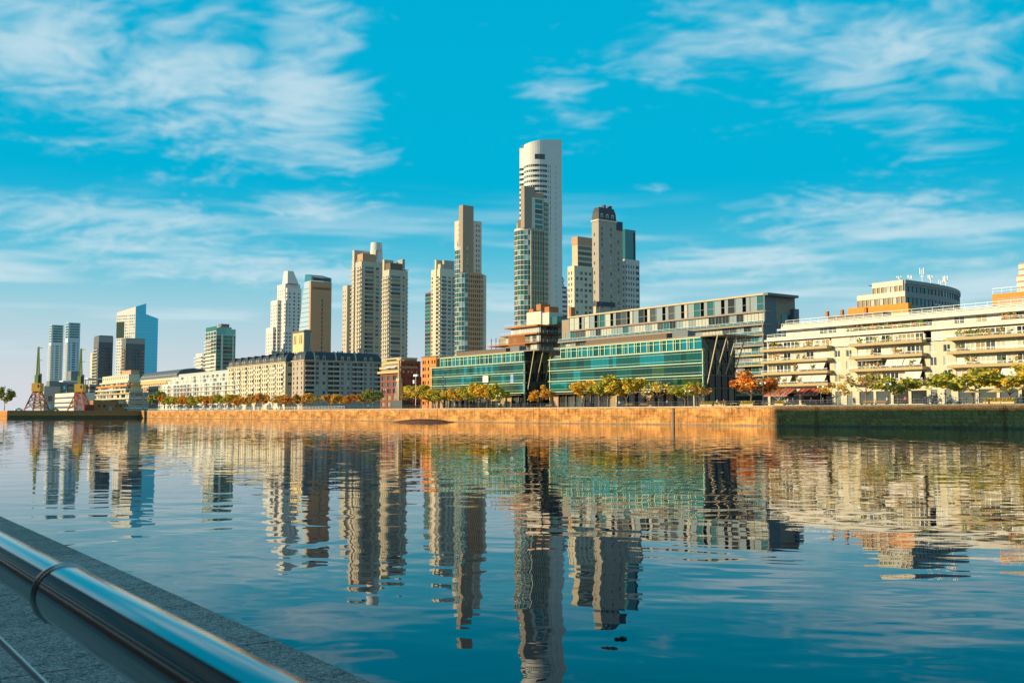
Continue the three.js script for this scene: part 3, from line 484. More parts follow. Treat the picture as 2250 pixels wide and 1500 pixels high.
  core.build('core', M.metalDark, g); mu.build('frame_profiles', M.alu, g);
  if (sign) { const cv = document.createElement('canvas'); cv.width = 256; cv.height = 220; const c = cv.getContext('2d'); c.fillStyle = '#e9eed6'; c.fillRect(0, 0, 256, 220); c.fillStyle = '#5d6a4a'; c.font = 'bold 46px sans-serif'; c.textAlign = 'center'; c.fillText('ALQUILER', 128, 130); const t = new THREE.CanvasTexture(cv); t.colorSpace = THREE.SRGBColorSpace; const s = mesh('letting_board', new THREE.BoxGeometry(3.4, 2.3, 0.06), [M.white, M.white, M.white, M.white, new THREE.MeshStandardMaterial({ map: t, roughness: 0.7 }), M.white], g); s.position.set(-L + sign, 10.5, 0.05); }
  return g;
}
greenOffice(196, 68.2, 12.8, 'longer green glass office with raking roof struts, beside the orange-leaved tree');
greenOffice(278, 60.3, 10.7, 'shorter green glass office with a pale letting board, beside the orange block', 37);
{ // orange rendered block and red brick block
  const g = house('orange_block', 'narrow orange rendered block with small dark windows beside the green glass office', 351, 216), w = new B(), F = dockF(11.7), E = endF();
  shell(w, 11.7, 10, 0, 21.1); w.box(E, 0, 10, 0, 21.1, -0.4, -0.002);
  const o = openings(w, F, 11.7, 0, 21.1, rowsOf(1.0, 7, 2.75, 0.9, 1.4), [[0.9, 2.3], [2.7, 3.4], [5, 6.1], [8, 8.9], [10, 10.9]]); panes(g, F, o, [M.gDark, M.gMid, M.gDark]); w.build('wall', M.brickOrange, g);
  piece(g, 'parapet', F, -0.1, 11.8, 21.1, 21.5, -0.6, 0.12, M.brown); piece(g, 'corner_strip', F, 11.71, 13.2, 0, 14, -0.5, 0.05, wall(0.35, 0.55, 0.05));
}
{
  const g = house('brick_terrace_block', 'red brick block with ochre roof terraces and pale awnings', 376, 214), L = 17.8, D = 9.5, w = new B(), F = dockF(L), E = endF();
  shell(w, L, D, 0, 15.4);
  const o = openings(w, F, L, 0, 15.4, rowsOf(0.8, 5, 2.8, 0.5, 1.9), [[1, 4.4], [6, 9.2], [11, 14], [15.4, 16.8]]); panes(g, F, o, [M.gDark, M.gMid, M.gWarm]);
  const oe = openings(w, E, D, 0, 20.5, rowsOf(0.8, 7, 2.75, 0.8, 1.1), [[0.8, 1.6], [3.2, 3.9], [4.8, 5.5], [7.4, 8.4]]); panes(g, E, oe, [M.gDark, M.gMid]);
  w.build('wall', M.brickRed, g);
  for (const [y, z, a] of [[15.4, 1.2, -0.8], [17.3, 0.6, 0], [19.4, -0.4, 1]]) { piece(g, 'terrace_band', F, a, L, y, y + 0.95, -8, z, M.ochre); piece(g, 'terrace_window', F, a + 1, L - 0.5, y + 0.95, y + 1.9, -8, z - 1.4, M.gWarm); }
  piece(g, 'roof_slab', F, 1, L, 21.3, 21.9, -8, 0, M.buff);
  for (const a of [6, 11]) { const p = new B(); p.quad([F.x + a, 17.5, 1.9], [F.x + a + 4.5, 17.5, 1.9], [F.x + a + 4.5, 18.5, 0.2], [F.x + a, 18.5, 0.2]); p.build('awning', M.awning, g); }
  piece(g, 'flank_wall', endF(0, -D), 0, 22, 0, 14, -8, -2, M.greyDark);
}

function mansardBlock(u, L, D, label, end) {
  const g = house('mansard_block', label, u, 206), w = new B(), F = dockF(L), E = endF(), pitch = 2.32, eave = 23.6, rows = rowsOf(eave - 8 * pitch - 0.1, 8, pitch, 0.42, 1.42);
  const cols = []; for (let a = 2; a < L - 3; a += 9.6) cols.push([a, a + 1.2], [a + 2.8, a + 4], ...(a + 8.2 < L ? [[a + 5, a + 8.2]] : []));
  const set = L < 20 ? [[1.5, 2.7], [5.6, 7.2], [10.6, 12]] : cols;
  panes(g, F, openings(w, F, L, 0, eave, rows, set), [M.gDark, M.gMid, M.gPale, M.gWarm]);
  const ec = end ? [[0.6, 5.2], [6, 7.5], [9.6, 11], [12.3, 18.5], [19.3, 20.8], [22.7, 24.1], [25.1, 31.2], [31.9, 33.4], [35.1, 36.5], [37.5, 41]] : [[1.2, 3.4], [6, 8]];
  const oe = openings(w, E, D, 0, eave, rows, ec.filter((c) => c[1] < D), 1.2);
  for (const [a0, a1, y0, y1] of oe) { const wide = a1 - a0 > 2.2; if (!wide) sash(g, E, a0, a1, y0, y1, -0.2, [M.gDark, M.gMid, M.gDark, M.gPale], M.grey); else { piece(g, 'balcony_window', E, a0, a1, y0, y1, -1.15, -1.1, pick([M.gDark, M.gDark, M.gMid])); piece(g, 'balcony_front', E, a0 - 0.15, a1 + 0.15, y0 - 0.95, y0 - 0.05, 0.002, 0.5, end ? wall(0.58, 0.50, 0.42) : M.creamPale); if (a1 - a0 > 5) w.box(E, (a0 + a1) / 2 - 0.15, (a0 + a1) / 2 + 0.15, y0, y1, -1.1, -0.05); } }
  if (L > 20) for (const r of rows) for (let a = 7; a < L - 4; a += 9.6) piece(g, 'balcony_front', F, a - 0.2, a + 3.4, r[0] - 0.95, r[0] - 0.05, 0.002, 0.55, M.creamPale);
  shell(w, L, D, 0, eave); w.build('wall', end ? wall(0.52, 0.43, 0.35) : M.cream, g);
  piece(g, 'cornice', F, -0.5, L + 0.5, eave, eave + 0.4, -D - 0.4, 0.5, M.buff);
  // mansard with curved hips
  const y = eave + 0.4, prof = [[0, 0], [0.35, 1.9], [1.1, 3.3], [2.2, 4.2]];
  const rb = new B(); for (let k = 0; k < 3; k++) { const [i0, h0] = prof[k], [i1, h1] = prof[k + 1], q = (i, h, cx, cz) => [cx ? -i : -L + i, y + h, cz ? -i : -D + i]; rb.quad(q(i0, h0, 0, 1), q(i0, h0, 1, 1), q(i1, h1, 1, 1), q(i1, h1, 0, 1)).quad(q(i0, h0, 1, 1), q(i0, h0, 1, 0), q(i1, h1, 1, 0), q(i1, h1, 1, 1)).quad(q(i0, h0, 1, 0), q(i0, h0, 0, 0), q(i1, h1, 0, 0), q(i1, h1, 1, 0)).quad(q(i0, h0, 0, 0), q(i0, h0, 0, 1), q(i1, h1, 0, 1), q(i1, h1, 0, 0)); }
  rb.quad([-L + 2.2, y + 4.2, -2.2], [-2.2, y + 4.2, -2.2], [-2.2, y + 4.2, -D + 2.2], [-L + 2.2, y + 4.2, -D + 2.2]); const roof = rb.build('roof', M.roof, g);
  const dormer = (F2, a) => { const d = new B(), n = 8; d.box(F2, a - 0.75, a + 0.75, y, y + 1.5, -1.4, -0.05); for (let k = 0; k < n; k++) { const t0 = k / n * Math.PI, t1 = (k + 1) / n * Math.PI, x0 = a - Math.cos(t0) * 0.75, x1 = a - Math.cos(t1) * 0.75, h0 = Math.sin(t0) * 0.75, h1 = Math.sin(t1) * 0.75; d.box(F2, Math.min(x0, x1), Math.max(x0, x1), y + 1.5, y + 1.5 + (h0 + h1) / 2, -1.3, -0.05); } const m = d.build('dormer', M.buff, g); piece(m, 'dormer_pane', F2, a - 0.45, a + 0.45, y + 0.25, y + 1.75, -0.04, 0.0, M.gMid); };
  if (end) for (const a of [6.7, 10.3, 20, 23.4, 32.6, 35.8]) dormer(E, a);
  for (let a = 3.4; a < L - 2; a += L > 20 ? 9.6 : 6) { dormer(F, a); if (L > 20) dormer(F, a + 2.6); }
  const r = rng(u); for (let k = 0; k < (L > 20 ? 14 : 10); k++) { const a = r() * (L - 6) + 3, b = r() * (D - 8) + 4, s = 0.4 + r() * 0.5; piece(roof, 'chimney', F, a, a + s, y + 4.1, y + 4.9 + r() * 0.7, -b - s, -b, M.metalDark); }
  if (end) for (const a of [5, 16.3, 27]) { const t = new B(); for (let k = 0; k < 3; k++) { const [i0, h0] = prof[k], [i1, h1] = prof[k + 1]; t.quad([-i0 + 0.1, y + h0, -a], [-i0 + 0.1, y + h0, -a - 0.7], [-i1 + 0.1, y + h1 + 0.1, -a - 0.7], [-i1 + 0.1, y + h1 + 0.1, -a]); } t.build('roof_rib', M.buff, roof); }
  else for (let a = 8.6; a < L; a += 9.6) { const t = new B(); t.box(F, a, a + 0.5, y, y + 4.7, -6, -0.5); t.build('party_wall', M.roof, roof); }
}
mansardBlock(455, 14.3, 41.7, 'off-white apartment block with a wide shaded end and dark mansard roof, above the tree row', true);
mansardBlock(477, 80, 30, 'sunlit cream apartment row with stepped dark mansards behind the white terrace block', false);
{ // white terrace block
  const g = house('white_terrace_block', 'low white apartment block with pale blue end wall and set-back roof terraces', 539, 206), L = 140, D = 16.7, w = new B(), F = dockF(L), E = endF(), rl = new B();
  const rows = rowsOf(0.6, 6, 2.6, 0.7, 1.6), cols = colsOf(L, 22, 3.4);
  panes(g, F, openings(w, F, L, 0, 16.2, rows, cols), [M.gPale, M.gWarm, M.gMid, M.gPale]);
  for (let k = 0; k < 6; k++) { piece(g, 'balcony_slab', F, 0, L + 1.2, 0.6 + k * 2.6 + 0.2, 0.6 + k * 2.6 + 0.62, 0.002, 1.1, M.white); }
  for (const [a, b] of cols) if (R() < 0.6) w.box(F, a - 1.6, a - 1.3, 0, 16, 0.003, 1.05);
  const oe = openings(w, E, D, 0, 16.2, rows, [[1, 3], [4, 6.2], [8.2, 9], [10.2, 11], [14.6, 16]]); panes(g, E, oe, [M.gDark, M.gMid, M.gWarm, M.gTeal]);
  shell(w, L, D, 0, 16.2);
  for (const [i, y] of [[1, 16.2], [3.4, 18.8], [6.5, 21.2]]) { piece(g, 'fascia', F, i, L - i * 0.55, y, y + 0.55, -D + 2 + i, 0.3 - i, M.white); piece(g, 'terrace_glazing', F, i + 3, L - i * 0.55 - 2, y + 0.551, y + 2.6, -D + 4, -2.4 - i, M.gPale); balustrade(rl, F, i, L - i * 0.55, y + 0.55, 0.8, 0.2 - i, 3); if (y < 20) for (let k = 0; k < 16; k++) { const a = 6 + k * 8.2 + R() * 3; piece(g, 'terrace_wall', F, a, a + 2.4 + R() * 2, y + 0.551, y + 2.59, -3 - i, -2.2 - i, pick([M.white, M.creamPale, M.gMid])); } }
  w.build('wall', M.white, g); rl.build('balustrade', M.metal, g);
}
{ // long barrel-roofed block
  const g = house('barrel_roof_block', 'long block with dark slate barrel roof and orange storey', 769, 245), L = 94, D = 26, w = new B(), F = dockF(L), E = endF();
  shell(w, L, D, 0, 24); panes(g, F, openings(w, F, L, 0, 24, rowsOf(4, 6, 3.2, 0.8, 1.6), colsOf(L, 16, 3)), [M.gWarm, M.gDark, M.gMid]); w.box(E, 0, D, 0, 24, -0.4, -0.002); w.build('wall', M.buff, g);
  piece(g, 'orange_band', F, 0, L, 21.6, 24.2, 0.003, 0.5, M.ochre); for (let k = 0; k < 3; k++) piece(g, 'balcony_band', F, 0, L, 8 + k * 4.4, 9 + k * 4.4, 0.003, 1.2, k % 2 ? M.concrete : M.tan);
  piece(g, 'cornice', F, -0.4, L + 0.4, 24.2, 25.4, -D, 0.6, M.creamPale);
  const rb = new B(), prof = [[0, 0], [0.8, 2.6], [2.6, 4.8], [6, 6.4], [13, 7.2]]; for (let k = 0; k < 4; k++) { const [i0, h0] = prof[k], [i1, h1] = prof[k + 1]; rb.quad([-L, 25.4 + h0, -i0], [0, 25.4 + h0, -i0], [-Math.min(i1, 1) * 0.5, 25.4 + h1, -i1], [-L, 25.4 + h1, -i1]); rb.quad([-L, 25.4 + h1, -D + i1], [0, 25.4 + h1, -D + i1], [0, 25.4 + h0, -D + i0], [-L, 25.4 + h0, -D + i0]); rb.quad([0, 25.4 + h0, -i0], [0, 25.4 + h0, -D + i0], [0, 25.4 + h1, -D + i1], [0, 25.4 + h1, -i1]); }
  const roof = rb.build('roof', std(0.09, 0.10, 0.11, 0.6, { map: pl5 }), g); for (let k = 0; k < 20; k++) piece(roof, 'skylight', F, 2 + k * 4.6, 3.6 + k * 4.6, 27.6, 28.2, -1.1, -0.75, M.metalWhite);
}
{ // cream stepped block with orange storey
  const g = house('stepped_cream_block', 'cream stepped terrace block with orange upper band beyond the white terrace block', 751, 206), L = 112, D = 14, F = dockF(L), E = endF(), w = new B();
  const steps = [[0, 0], [3, 0.4], [6.6, 0.9], [10, 1.6], [13.6, 2.6], [16.6, 4], [19.6, 5.5]];
  steps.forEach(([y, i], k) => { const y1 = steps[k + 1]?.[0] ?? 22.4, a0 = i * 2, a1 = L - (k > 3 ? 10 + i * 2 : 0); piece(g, 'terrace_parapet', F, a0, a1, y1 - 1.3, y1 - 0.15, -D, 0.9 - i, k === 5 ? M.orange : k % 2 ? M.concrete : M.cream); const n = 20, pw = (a1 - a0 - 2) / n; for (let j = 0; j < n; j++) piece(g, 'window', F, a0 + 1 + j * pw, a0 + 1 + (j + 1) * pw - (R() < 0.4 ? 1.6 : 0.2), y, y1 - 1.3, -2 - i, -0.4 - i, pick([M.gDark, M.gMid, M.cream, M.gWarm])); w.box(F, a0, a1 - 0.3, y, y1 - 1.31, -D + 0.2, -2.2 - i); });
  piece(g, 'top_storey', F, 14, L - 24, 22.4, 27.2, -D, -6, M.cream); for (let k = 0; k < 12; k++) piece(g, 'top_window', F, 16 + k * 6, 18.6 + k * 6, 24, 26, -5.99, -5.94, M.gWarm); piece(g, 'roof_house', F, L - 50, L - 26, 27.2, 30.4, -D, -8, M.tan);
  // glazed end wing
  const ew = new B(); const o = openings(ew, E, D, 0, 13.4, [[1, 3.4], [4.4, 6.8], [7.8, 10.2], [11, 12.6]], [[0.6, 3.6], [4.2, 9.6], [10.4, 13.4]]); panes(g, E, o, [M.gMid, M.gDark, M.gTeal]); ew.build('end_frame', M.whiteBlue, g);
  w.build('wall', M.buff, g);
}

/* ------------------------------------------------------------------ towers behind the waterfront */
function arcFaces(cx, cz, r, t0, t1, n, cb) { for (let k = 0; k < n; k++) { const a = mixn(t0, t1, k / n), b = mixn(t0, t1, (k + 1) / n), p = [cx + Math.sin(a) * r, cz + Math.cos(a) * r], q = [cx + Math.sin(b) * r, cz + Math.cos(b) * r], l = Math.hypot(q[0] - p[0], q[1] - p[1]); cb(frame(p[0], p[1], (a + b) / 2), l, k); } }
const tower = (name, label, u, v, group) => house(name, label, u, v, 'tower', group);
const HP = Math.PI / 2;

{ // tall white tower with slanted crown
  const g = tower('white_crown_tower', 'tallest tower, white with rounded front and slanted blank crown', 702, 531), w = new B(), pn = new Panes([M.gDark, M.gMid, M.gTeal]), cr = new B(), fh = 4.6;
  const rows = rowsOf(6, 48, fh, 1.3, 2.2).filter((r) => r[1] < 217);
  const crown = (x, z) => 236.5 + (x + 24) * 0.1 - (z + 12) * 0.16;
  const pts = [[-24.5, -2]]; const n = 16; for (let k = 0; k <= n; k++) { const t = mixn(-0.75, HP + 0.25, k / n); pts.push([-11.5 + Math.sin(t) * 12.5, -14.5 + Math.cos(t) * 14.8]); }
  for (let k = 0; k < pts.length - 1; k++) {
    const [x0, z0] = pts[k], [x1, z1] = pts[k + 1], l = Math.hypot(x1 - x0, z1 - z0), F = frame(x0, z0, Math.atan2(-(z1 - z0), x1 - x0));
    const frontish = k < 9; const cols = k < 1 ? colsOf(l, 4, 1.3) : frontish ? [[l * 0.12, l * 0.86]] : k < 15 ? [[0.02, l - 0.02]] : [[l * 0.4, l * 0.7]];
    pn.add(F, openings(w, F, l, 0, 219, rows, cols, 0.4));
    cr.quad([x0, 219, z0], [x1, 219, z1], [x1, crown(x1, z1), z1], [x0, crown(x0, z0), z0]);
    if (k > 9 && k < 14) piece(g, 'crown_louvre', F, -0.02, l + 0.02, 221, 225.5, 0.01, 0.12, M.gDark);
  }
  const back = [[1, -30], [-24.5, -30]]; const ring = [...pts, ...back]; for (let k = pts.length - 1; k < ring.length; k++) { const [x0, z0] = ring[k], [x1, z1] = ring[(k + 1) % ring.length]; cr.quad([x0, 0, z0], [x1, 0, z1], [x1, crown(x1, z1), z1], [x0, crown(x0, z0), z0]); }
  for (let k = 1; k < ring.length - 1; k++) cr.quad([ring[0][0], crown(...ring[0]), ring[0][1]], [ring[k][0], crown(...ring[k]), ring[k][1]], [ring[k + 1][0], crown(...ring[k + 1]), ring[k + 1][1]]);
  const Fw = frame(1.05, -17.3, HP); pn.add(Fw, openings(w, Fw, 6.5, 0, 211, rows, [[5.2, 5.9]], 0.4)); w.box(frame(-23, -24), 0, 23.5, 0, 210.8, 0, 0.4); w.box(frame(1.0, -23.82, 0), -23, -0.4, 206, 210.9, 0, 3);
  // balconied lower wing
  for (let k = 0; k < 13; k++) { piece(g, 'wing_band', frame(0.6, -23.9, HP), 0, 8.5 + (k < 11 ? 4 : 0), 64 + k * 4.2, 66.3 + k * 4.2, -14, 0.4, M.white); piece(g, 'wing_window', frame(0.6, -23.9, HP), 0.4, 8 + (k < 11 ? 4 : 0), 66.3 + k * 4.2, 68.2 + k * 4.2, -13, -0.6, M.gDark); }
  piece(g, 'wing_flank', frame(0.6, -24.2, HP), 7, 17.5, 50, 104, -13, -0.8, M.white);
  w.build('wall', M.white, g); cr.build('crown', M.white, g); pn.build(g);
}
{ // glass and stripe tower in front of it
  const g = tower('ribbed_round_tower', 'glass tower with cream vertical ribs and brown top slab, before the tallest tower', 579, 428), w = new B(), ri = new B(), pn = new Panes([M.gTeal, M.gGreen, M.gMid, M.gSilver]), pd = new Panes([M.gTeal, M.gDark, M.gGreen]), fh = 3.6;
  const low = rowsOf(3, 36, fh, 0.35, 3.1).filter((r) => r[1] < 129), hi = rowsOf(3, 43, fh, 0.35, 3.1).filter((r) => r[1] < 152);
  // rounded left front
  arcFaces(-8, -8.5, 8.5, -HP, HP * 0.9, 9, (F, l) => { pn.add(F, openings(w, F, l, 0, 130.5, low, [[0.12, l - 0.12]], 0.35)); });
  // ribbed face
  const Fr = endF(0.6, -6.5); const W = 11.8; for (const [s, h] of low) pd.add(Fr, [[0, W, s, h]], -0.5, -0.4); w.box(Fr, 0, W, 0, 130, -1.2, -0.52); for (let k = 0; k <= 8; k++) ri.box(Fr, k * W / 8 - 0.17, k * W / 8 + 0.17, 0, 131, -0.4, 0.12);
  // rounded dark right
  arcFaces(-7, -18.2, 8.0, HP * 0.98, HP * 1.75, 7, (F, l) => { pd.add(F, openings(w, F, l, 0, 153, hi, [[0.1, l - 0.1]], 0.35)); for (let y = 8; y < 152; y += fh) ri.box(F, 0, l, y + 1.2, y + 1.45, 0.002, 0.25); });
  w.box(frame(-15, -26), 0, 14, 0, 130, 0, 12);
  // upper part
  const Fu = endF(0.2, -7.6); pd.add(Fu, openings(w, Fu, 10.5, 130.2, 153, rowsOf(130, 6, 3.7, 0.5, 2.9), [[2.8, 9.6]], 0.4)); w.box(frame(-12, -18), 0, 11.7, 130.2, 153, 0, 10.3);
  piece(g, 'top_slab', frame(-4.5, 0), 0, 4.3, 130.2, 160.4, -10.8, -1.2, M.taupe);
  piece(g, 'plant_room', frame(-9, 0), 0, 8, 130.4, 136.6, -9, -1.4, M.brown); piece(g, 'white_stair_head', frame(-17.2, 0), 0, 6, 122, 136.4, -14, -7, M.white); piece(g, 'roof_plant', frame(-8, 0), 0, 7, 153, 157, -19, -11, M.tan);
  w.build('wall', M.creamPale, g); ri.build('rib', M.cream, g); pn.build(g); pd.build(g);
}
{ // slim tower with brown fin
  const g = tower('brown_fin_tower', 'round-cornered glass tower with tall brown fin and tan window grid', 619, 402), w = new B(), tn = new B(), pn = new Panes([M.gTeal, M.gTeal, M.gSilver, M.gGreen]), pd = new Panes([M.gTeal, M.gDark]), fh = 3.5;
  const low = rowsOf(2, 28, fh, 0.3, 3.0).filter((r) => r[1] < 100), hi = rowsOf(2, 36, fh, 0.3, 3.0).filter((r) => r[1] < 119);
  arcFaces(-6.8, -7, 7.2, -HP, HP * 0.85, 9, (F, l) => pn.add(F, openings(w, F, l, 0, 120, hi, [[0.1, l - 0.1]], 0.35)));
  const F1 = endF(0.2, -5.6); pd.add(F1, openings(tn, F1, 12.5, 0, 101, rowsOf(2, 28, fh, 0.5, 2.1).filter((r) => r[1] < 100), colsOf(12.5, 7, 0.95), 0.45));
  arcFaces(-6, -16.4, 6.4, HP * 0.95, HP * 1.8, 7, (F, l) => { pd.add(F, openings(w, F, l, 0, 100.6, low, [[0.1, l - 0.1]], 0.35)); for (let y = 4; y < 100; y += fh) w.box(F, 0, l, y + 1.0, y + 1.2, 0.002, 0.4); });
  w.box(frame(-13.5, -22), 0, 13, 0, 100, 0, 15); w.box(frame(-12.5, -13), 0, 12, 100, 119.6, 0, 6.4);
  piece(g, 'brown_fin', frame(-5.5, 0), 0, 5.3, 100.8, 150.2, -10.4, -1.0, M.taupe);
  const Fa = frame(-7.4, -1.6), Fb = endF(-0.6, -10.6); pd.add(Fa, openings(w, Fa, 1.85, 100, 139.8, rowsOf(101, 10, 3.7, 1, 1.7), [[0.55, 1.25]], 0.4)); w.box(frame(-13, -10), 0, 7.4, 119.6, 139.8, 0, 8); pd.add(Fb, openings(w, Fb, 7.2, 100, 139.6, rowsOf(101, 10, 3.7, 1, 1.7), [[2.2, 3.4], [4.6, 5.4]], 0.4)); w.box(frame(-9, -17.8), 0, 8, 100, 139.5, 0, 6.8);
  piece(g, 'plant_drum', frame(-9, 0), 0, 6.2, 120, 124.5, -7, -2, M.brown);
  w.build('wall', wall(0.66, 0.62, 0.54), g); tn.build('grid_wall', M.tan, g); pn.build(g); pd.build(g);
}
function slabTower(name, label, u, v, group, L, D, H, o) {   // rectangular apartment tower with balcony edges
  const g = tower(name, label, u, v, group), w = new B(), e = new B(), bl = new B(), pn = new Panes(o.glass || [M.gDark, M.gMid, M.gPale]), fh = o.fh || 3.4, n = Math.floor((H - 6 - (o.blank || 0)) / fh);
  const rows = rowsOf(3, n, fh, 0.9, o.wh || 1.9), F = dockF(L), E = endF();
  pn.add(F, openings(w, F, L, 0, H, rows, o.dock, 0.4)); pn.add(E, openings(e, E, D, 0, H, rows, o.end, 0.4));
  shell(w, L, D, 0, H);
  if (o.balcD) for (const [s] of rows) for (const [a, b] of o.balcD) bl.box(F, a, b, s - 0.95, s - 0.1, 0.002, 1.3);
  if (o.balcE) for (const [s] of rows) for (const [a, b] of o.balcE) bl.box(E, a, b, s - 0.95, s - 0.1, 0.002, 1.1);
  w.build('wall', o.m1 || M.cream, g); e.build('end_wall', o.m2 || o.m1 || M.cream, g); bl.build('balcony', o.mb || M.creamPale, g, 'stuff'); pn.build(g); return g;
}
{ // twin residential towers in the middle left
  const twinStone = wall(0.62, 0.55, 0.44);
  let g = slabTower('twin_residential_tower', 'left one of the joined pale twin towers, with white cylinder head', 744, 386, 'joined pale twin towers', 17.7, 19.9, 122.5, { dock: [[1.2, 2.6], [5.5, 6.8], [10.5, 12], [14.4, 16]], end: [[3.2, 10.8], [13, 15.8]], m1: twinStone, glass: [M.gDark, M.gMid, M.gTeal, M.gWarm], mb: twinStone, balcD: [[0, 6], [9, 17.6]], balcE: [[2.4, 11.6]], wh: 2.1 });
  piece(g, 'penthouse', frame(-10, 0), 0, 9.6, 122.5, 129, -12.4, -1, M.tan); piece(g, 'core_wall', frame(-15.2, 0), 0, 3.4, 0, 133, -15, 0.9, twinStone); piece(g, 'back_slab', frame(-14, 0), 0, 13, 122.5, 133, -18, -13, twinStone);
  for (const a of [0.3, 8.5, 14.5]) piece(g, 'parapet_post', frame(-17.7, 0), a, a + 0.4, 122.5, 124.4, -0.5, 0, M.metal);
  const cyl = new THREE.CylinderGeometry(4.6, 5.6, 17, 28); const c = mesh('cylinder_head', cyl, M.white, g); c.position.set(-6, 131.2, -16.5);
  const lw = new B(), lp = new Panes([M.gPale, M.gMid, M.gWarm]); const Fl = frame(-33.4, 0.4); lp.add(Fl, openings(lw, Fl, 8.2, 0, 105.2, rowsOf(3, 29, 3.4, 0.9, 1.6), [[1, 2.4], [4.4, 6]], 0.4)); lw.box(frame(-33.4, -16), 0, 8.2, 0, 105, 0, 15.9); lw.build('low_wing', twinStone, g); lp.build(g); piece(g, 'wing_flank', frame(-25.2, 0.35, HP), 0, 7, 0, 105.2, 0.002, 0.3, twinStone);
  g = slabTower('twin_residential_tower', 'right one of the joined pale twin towers, with brown penthouse', 705, 390, 'joined pale twin towers', 10.8, 17.4, 116.4, { dock: [[1.2, 2.2], [5, 6.2], [8, 9.6]], end: [[1.8, 10.4], [12.6, 14.4]], m1: twinStone, glass: [M.gDark, M.gMid, M.gTeal, M.gWarm], mb: twinStone, balcD: [[0, 10.8]], balcE: [[1.2, 11], [16, 17.4]], wh: 2.1 });
  piece(g, 'penthouse', frame(-8.5, 0), 0, 8.2, 116.4, 122, -12.4, -1, M.brown); piece(g, 'core_wall', frame(-14, 0), 0, 3, 0, 126, -10, -1.2, M.buff); piece(g, 'back_slab', frame(-10, 0), 0, 9.4, 116.4, 126, -15, -12.6, M.whiteBlue); piece(g, 'pergola', endF(0.2, -12), 0, 6.4, 117.2, 117.7, -6, 0, M.metal); g.scale.setScalar(0.958);
}
{
  const g = slabTower('narrow_balcony_tower', 'pale narrow tower with dark green left edge, half behind the brown fin tower', 852, 528, null, 14.6, 18, 121, { dock: [[1, 3], [6, 7], [9.4, 12.6]], end: [[1.5, 6.4], [8, 11], [12.5, 16]], m1: M.cream, m2: M.creamPale, glass: [M.gTeal, M.gMid, M.gWarm, M.gDark], balcD: [[8.6, 14.5]], balcE: [[1, 7], [11.8, 17]] });
  piece(g, 'core_wall', frame(-7.3, 0), 0, 2.2, 0, 129, -12, 0.8, M.cream); piece(g, 'back_slab', frame(-6, 0), 0, 6, 121, 128.4, -14, -4, M.whiteBlue); piece(g, 'penthouse', frame(-4.6, 0), 0, 4.4, 121, 125, -9, -0.5, M.buff);
  const w = new B(), p = new Panes([M.gGreen, M.gTeal, M.gDark]), F = frame(-23.6, 0.3); p.add(F, openings(w, F, 9, 0, 102.6, rowsOf(3, 29, 3.4, 0.6, 2.4), [[0.2, 8.8]], 0.4)); w.box(frame(-23.6, -14), 0, 9, 0, 102.5, 0, 13.8); w.build('green_wing', M.greyDark, g); p.build(g); piece(g, 'wing_flank', frame(-14.6, 0.2, HP), 0, 9, 0, 102.8, 0.002, 0.4, M.tan);
  g.scale.setScalar(1.163);
}
{ // white stepped tower
  const g = tower('white_stepped_tower', 'white stepped tower with tapering head, left of the tan bank tower', 943, 407), w = new B(), pn = new Panes([M.gDark, M.gMid]), rw = (H) => rowsOf(3, Math.floor((H - 5) / 3.6), 3.6, 1, 1.7);
  const add = (x0, L, z0, D, H) => { const F = frame(x0, z0), E = frame(x0 + L, z0, HP); pn.add(F, openings(w, F, L, 0, H, rw(H), colsOf(L, Math.max(2, Math.round(L / 4.6)), 1.3, 0.6), 0.4)); pn.add(E, openings(w, E, D, 0, H, rw(H), colsOf(D, Math.max(2, Math.round(D / 5)), 1.7, 0.4), 0.4)); w.box(frame(x0, z0 - D), 0, L - 0.41, 0, H, 0, D - 0.41); };
  add(-23.5, 20.2, 0, 15.7, 126.5); add(-3.29, 3.29, -0.6, 15, 122); add(-31, 17, 3.4, 6, 111); add(-36, 18, 6, 5, 84); add(-4.5, 4.4, 0.9, 6.5, 110); add(-2.6, 3.4, 1.6, 7.5, 84);
  const hd = new B(); hd.quad([-3.4, 126.5, -1], [-0.6, 126.5, -1], [-0.6, 139, -1], [-3.4, 139, -1]).quad([-0.6, 126.5, -1], [-0.6, 126.5, -13], [-0.6, 139, -7], [-0.6, 139, -1]).quad([-0.6, 126.5, -13], [-14, 126.5, -13], [-10, 139, -7], [-0.6, 139, -7]).quad([-14, 126.5, -13], [-14, 126.5, -1], [-10, 139, -1], [-10, 139, -7]).quad([-14, 126.5, -1], [-3.4, 126.5, -1], [-3.4, 139, -1], [-10, 139, -1]).quad([-10, 139, -1], [-0.6, 139, -1], [-0.6, 139, -7], [-10, 139, -7]); hd.build('tapering_head', M.white, g);
  w.build('wall', M.white, g); pn.build(g); new B().bar([-4, 139, -4], [-4, 148, -4], 0.12).build('mast', M.metal, g);
}
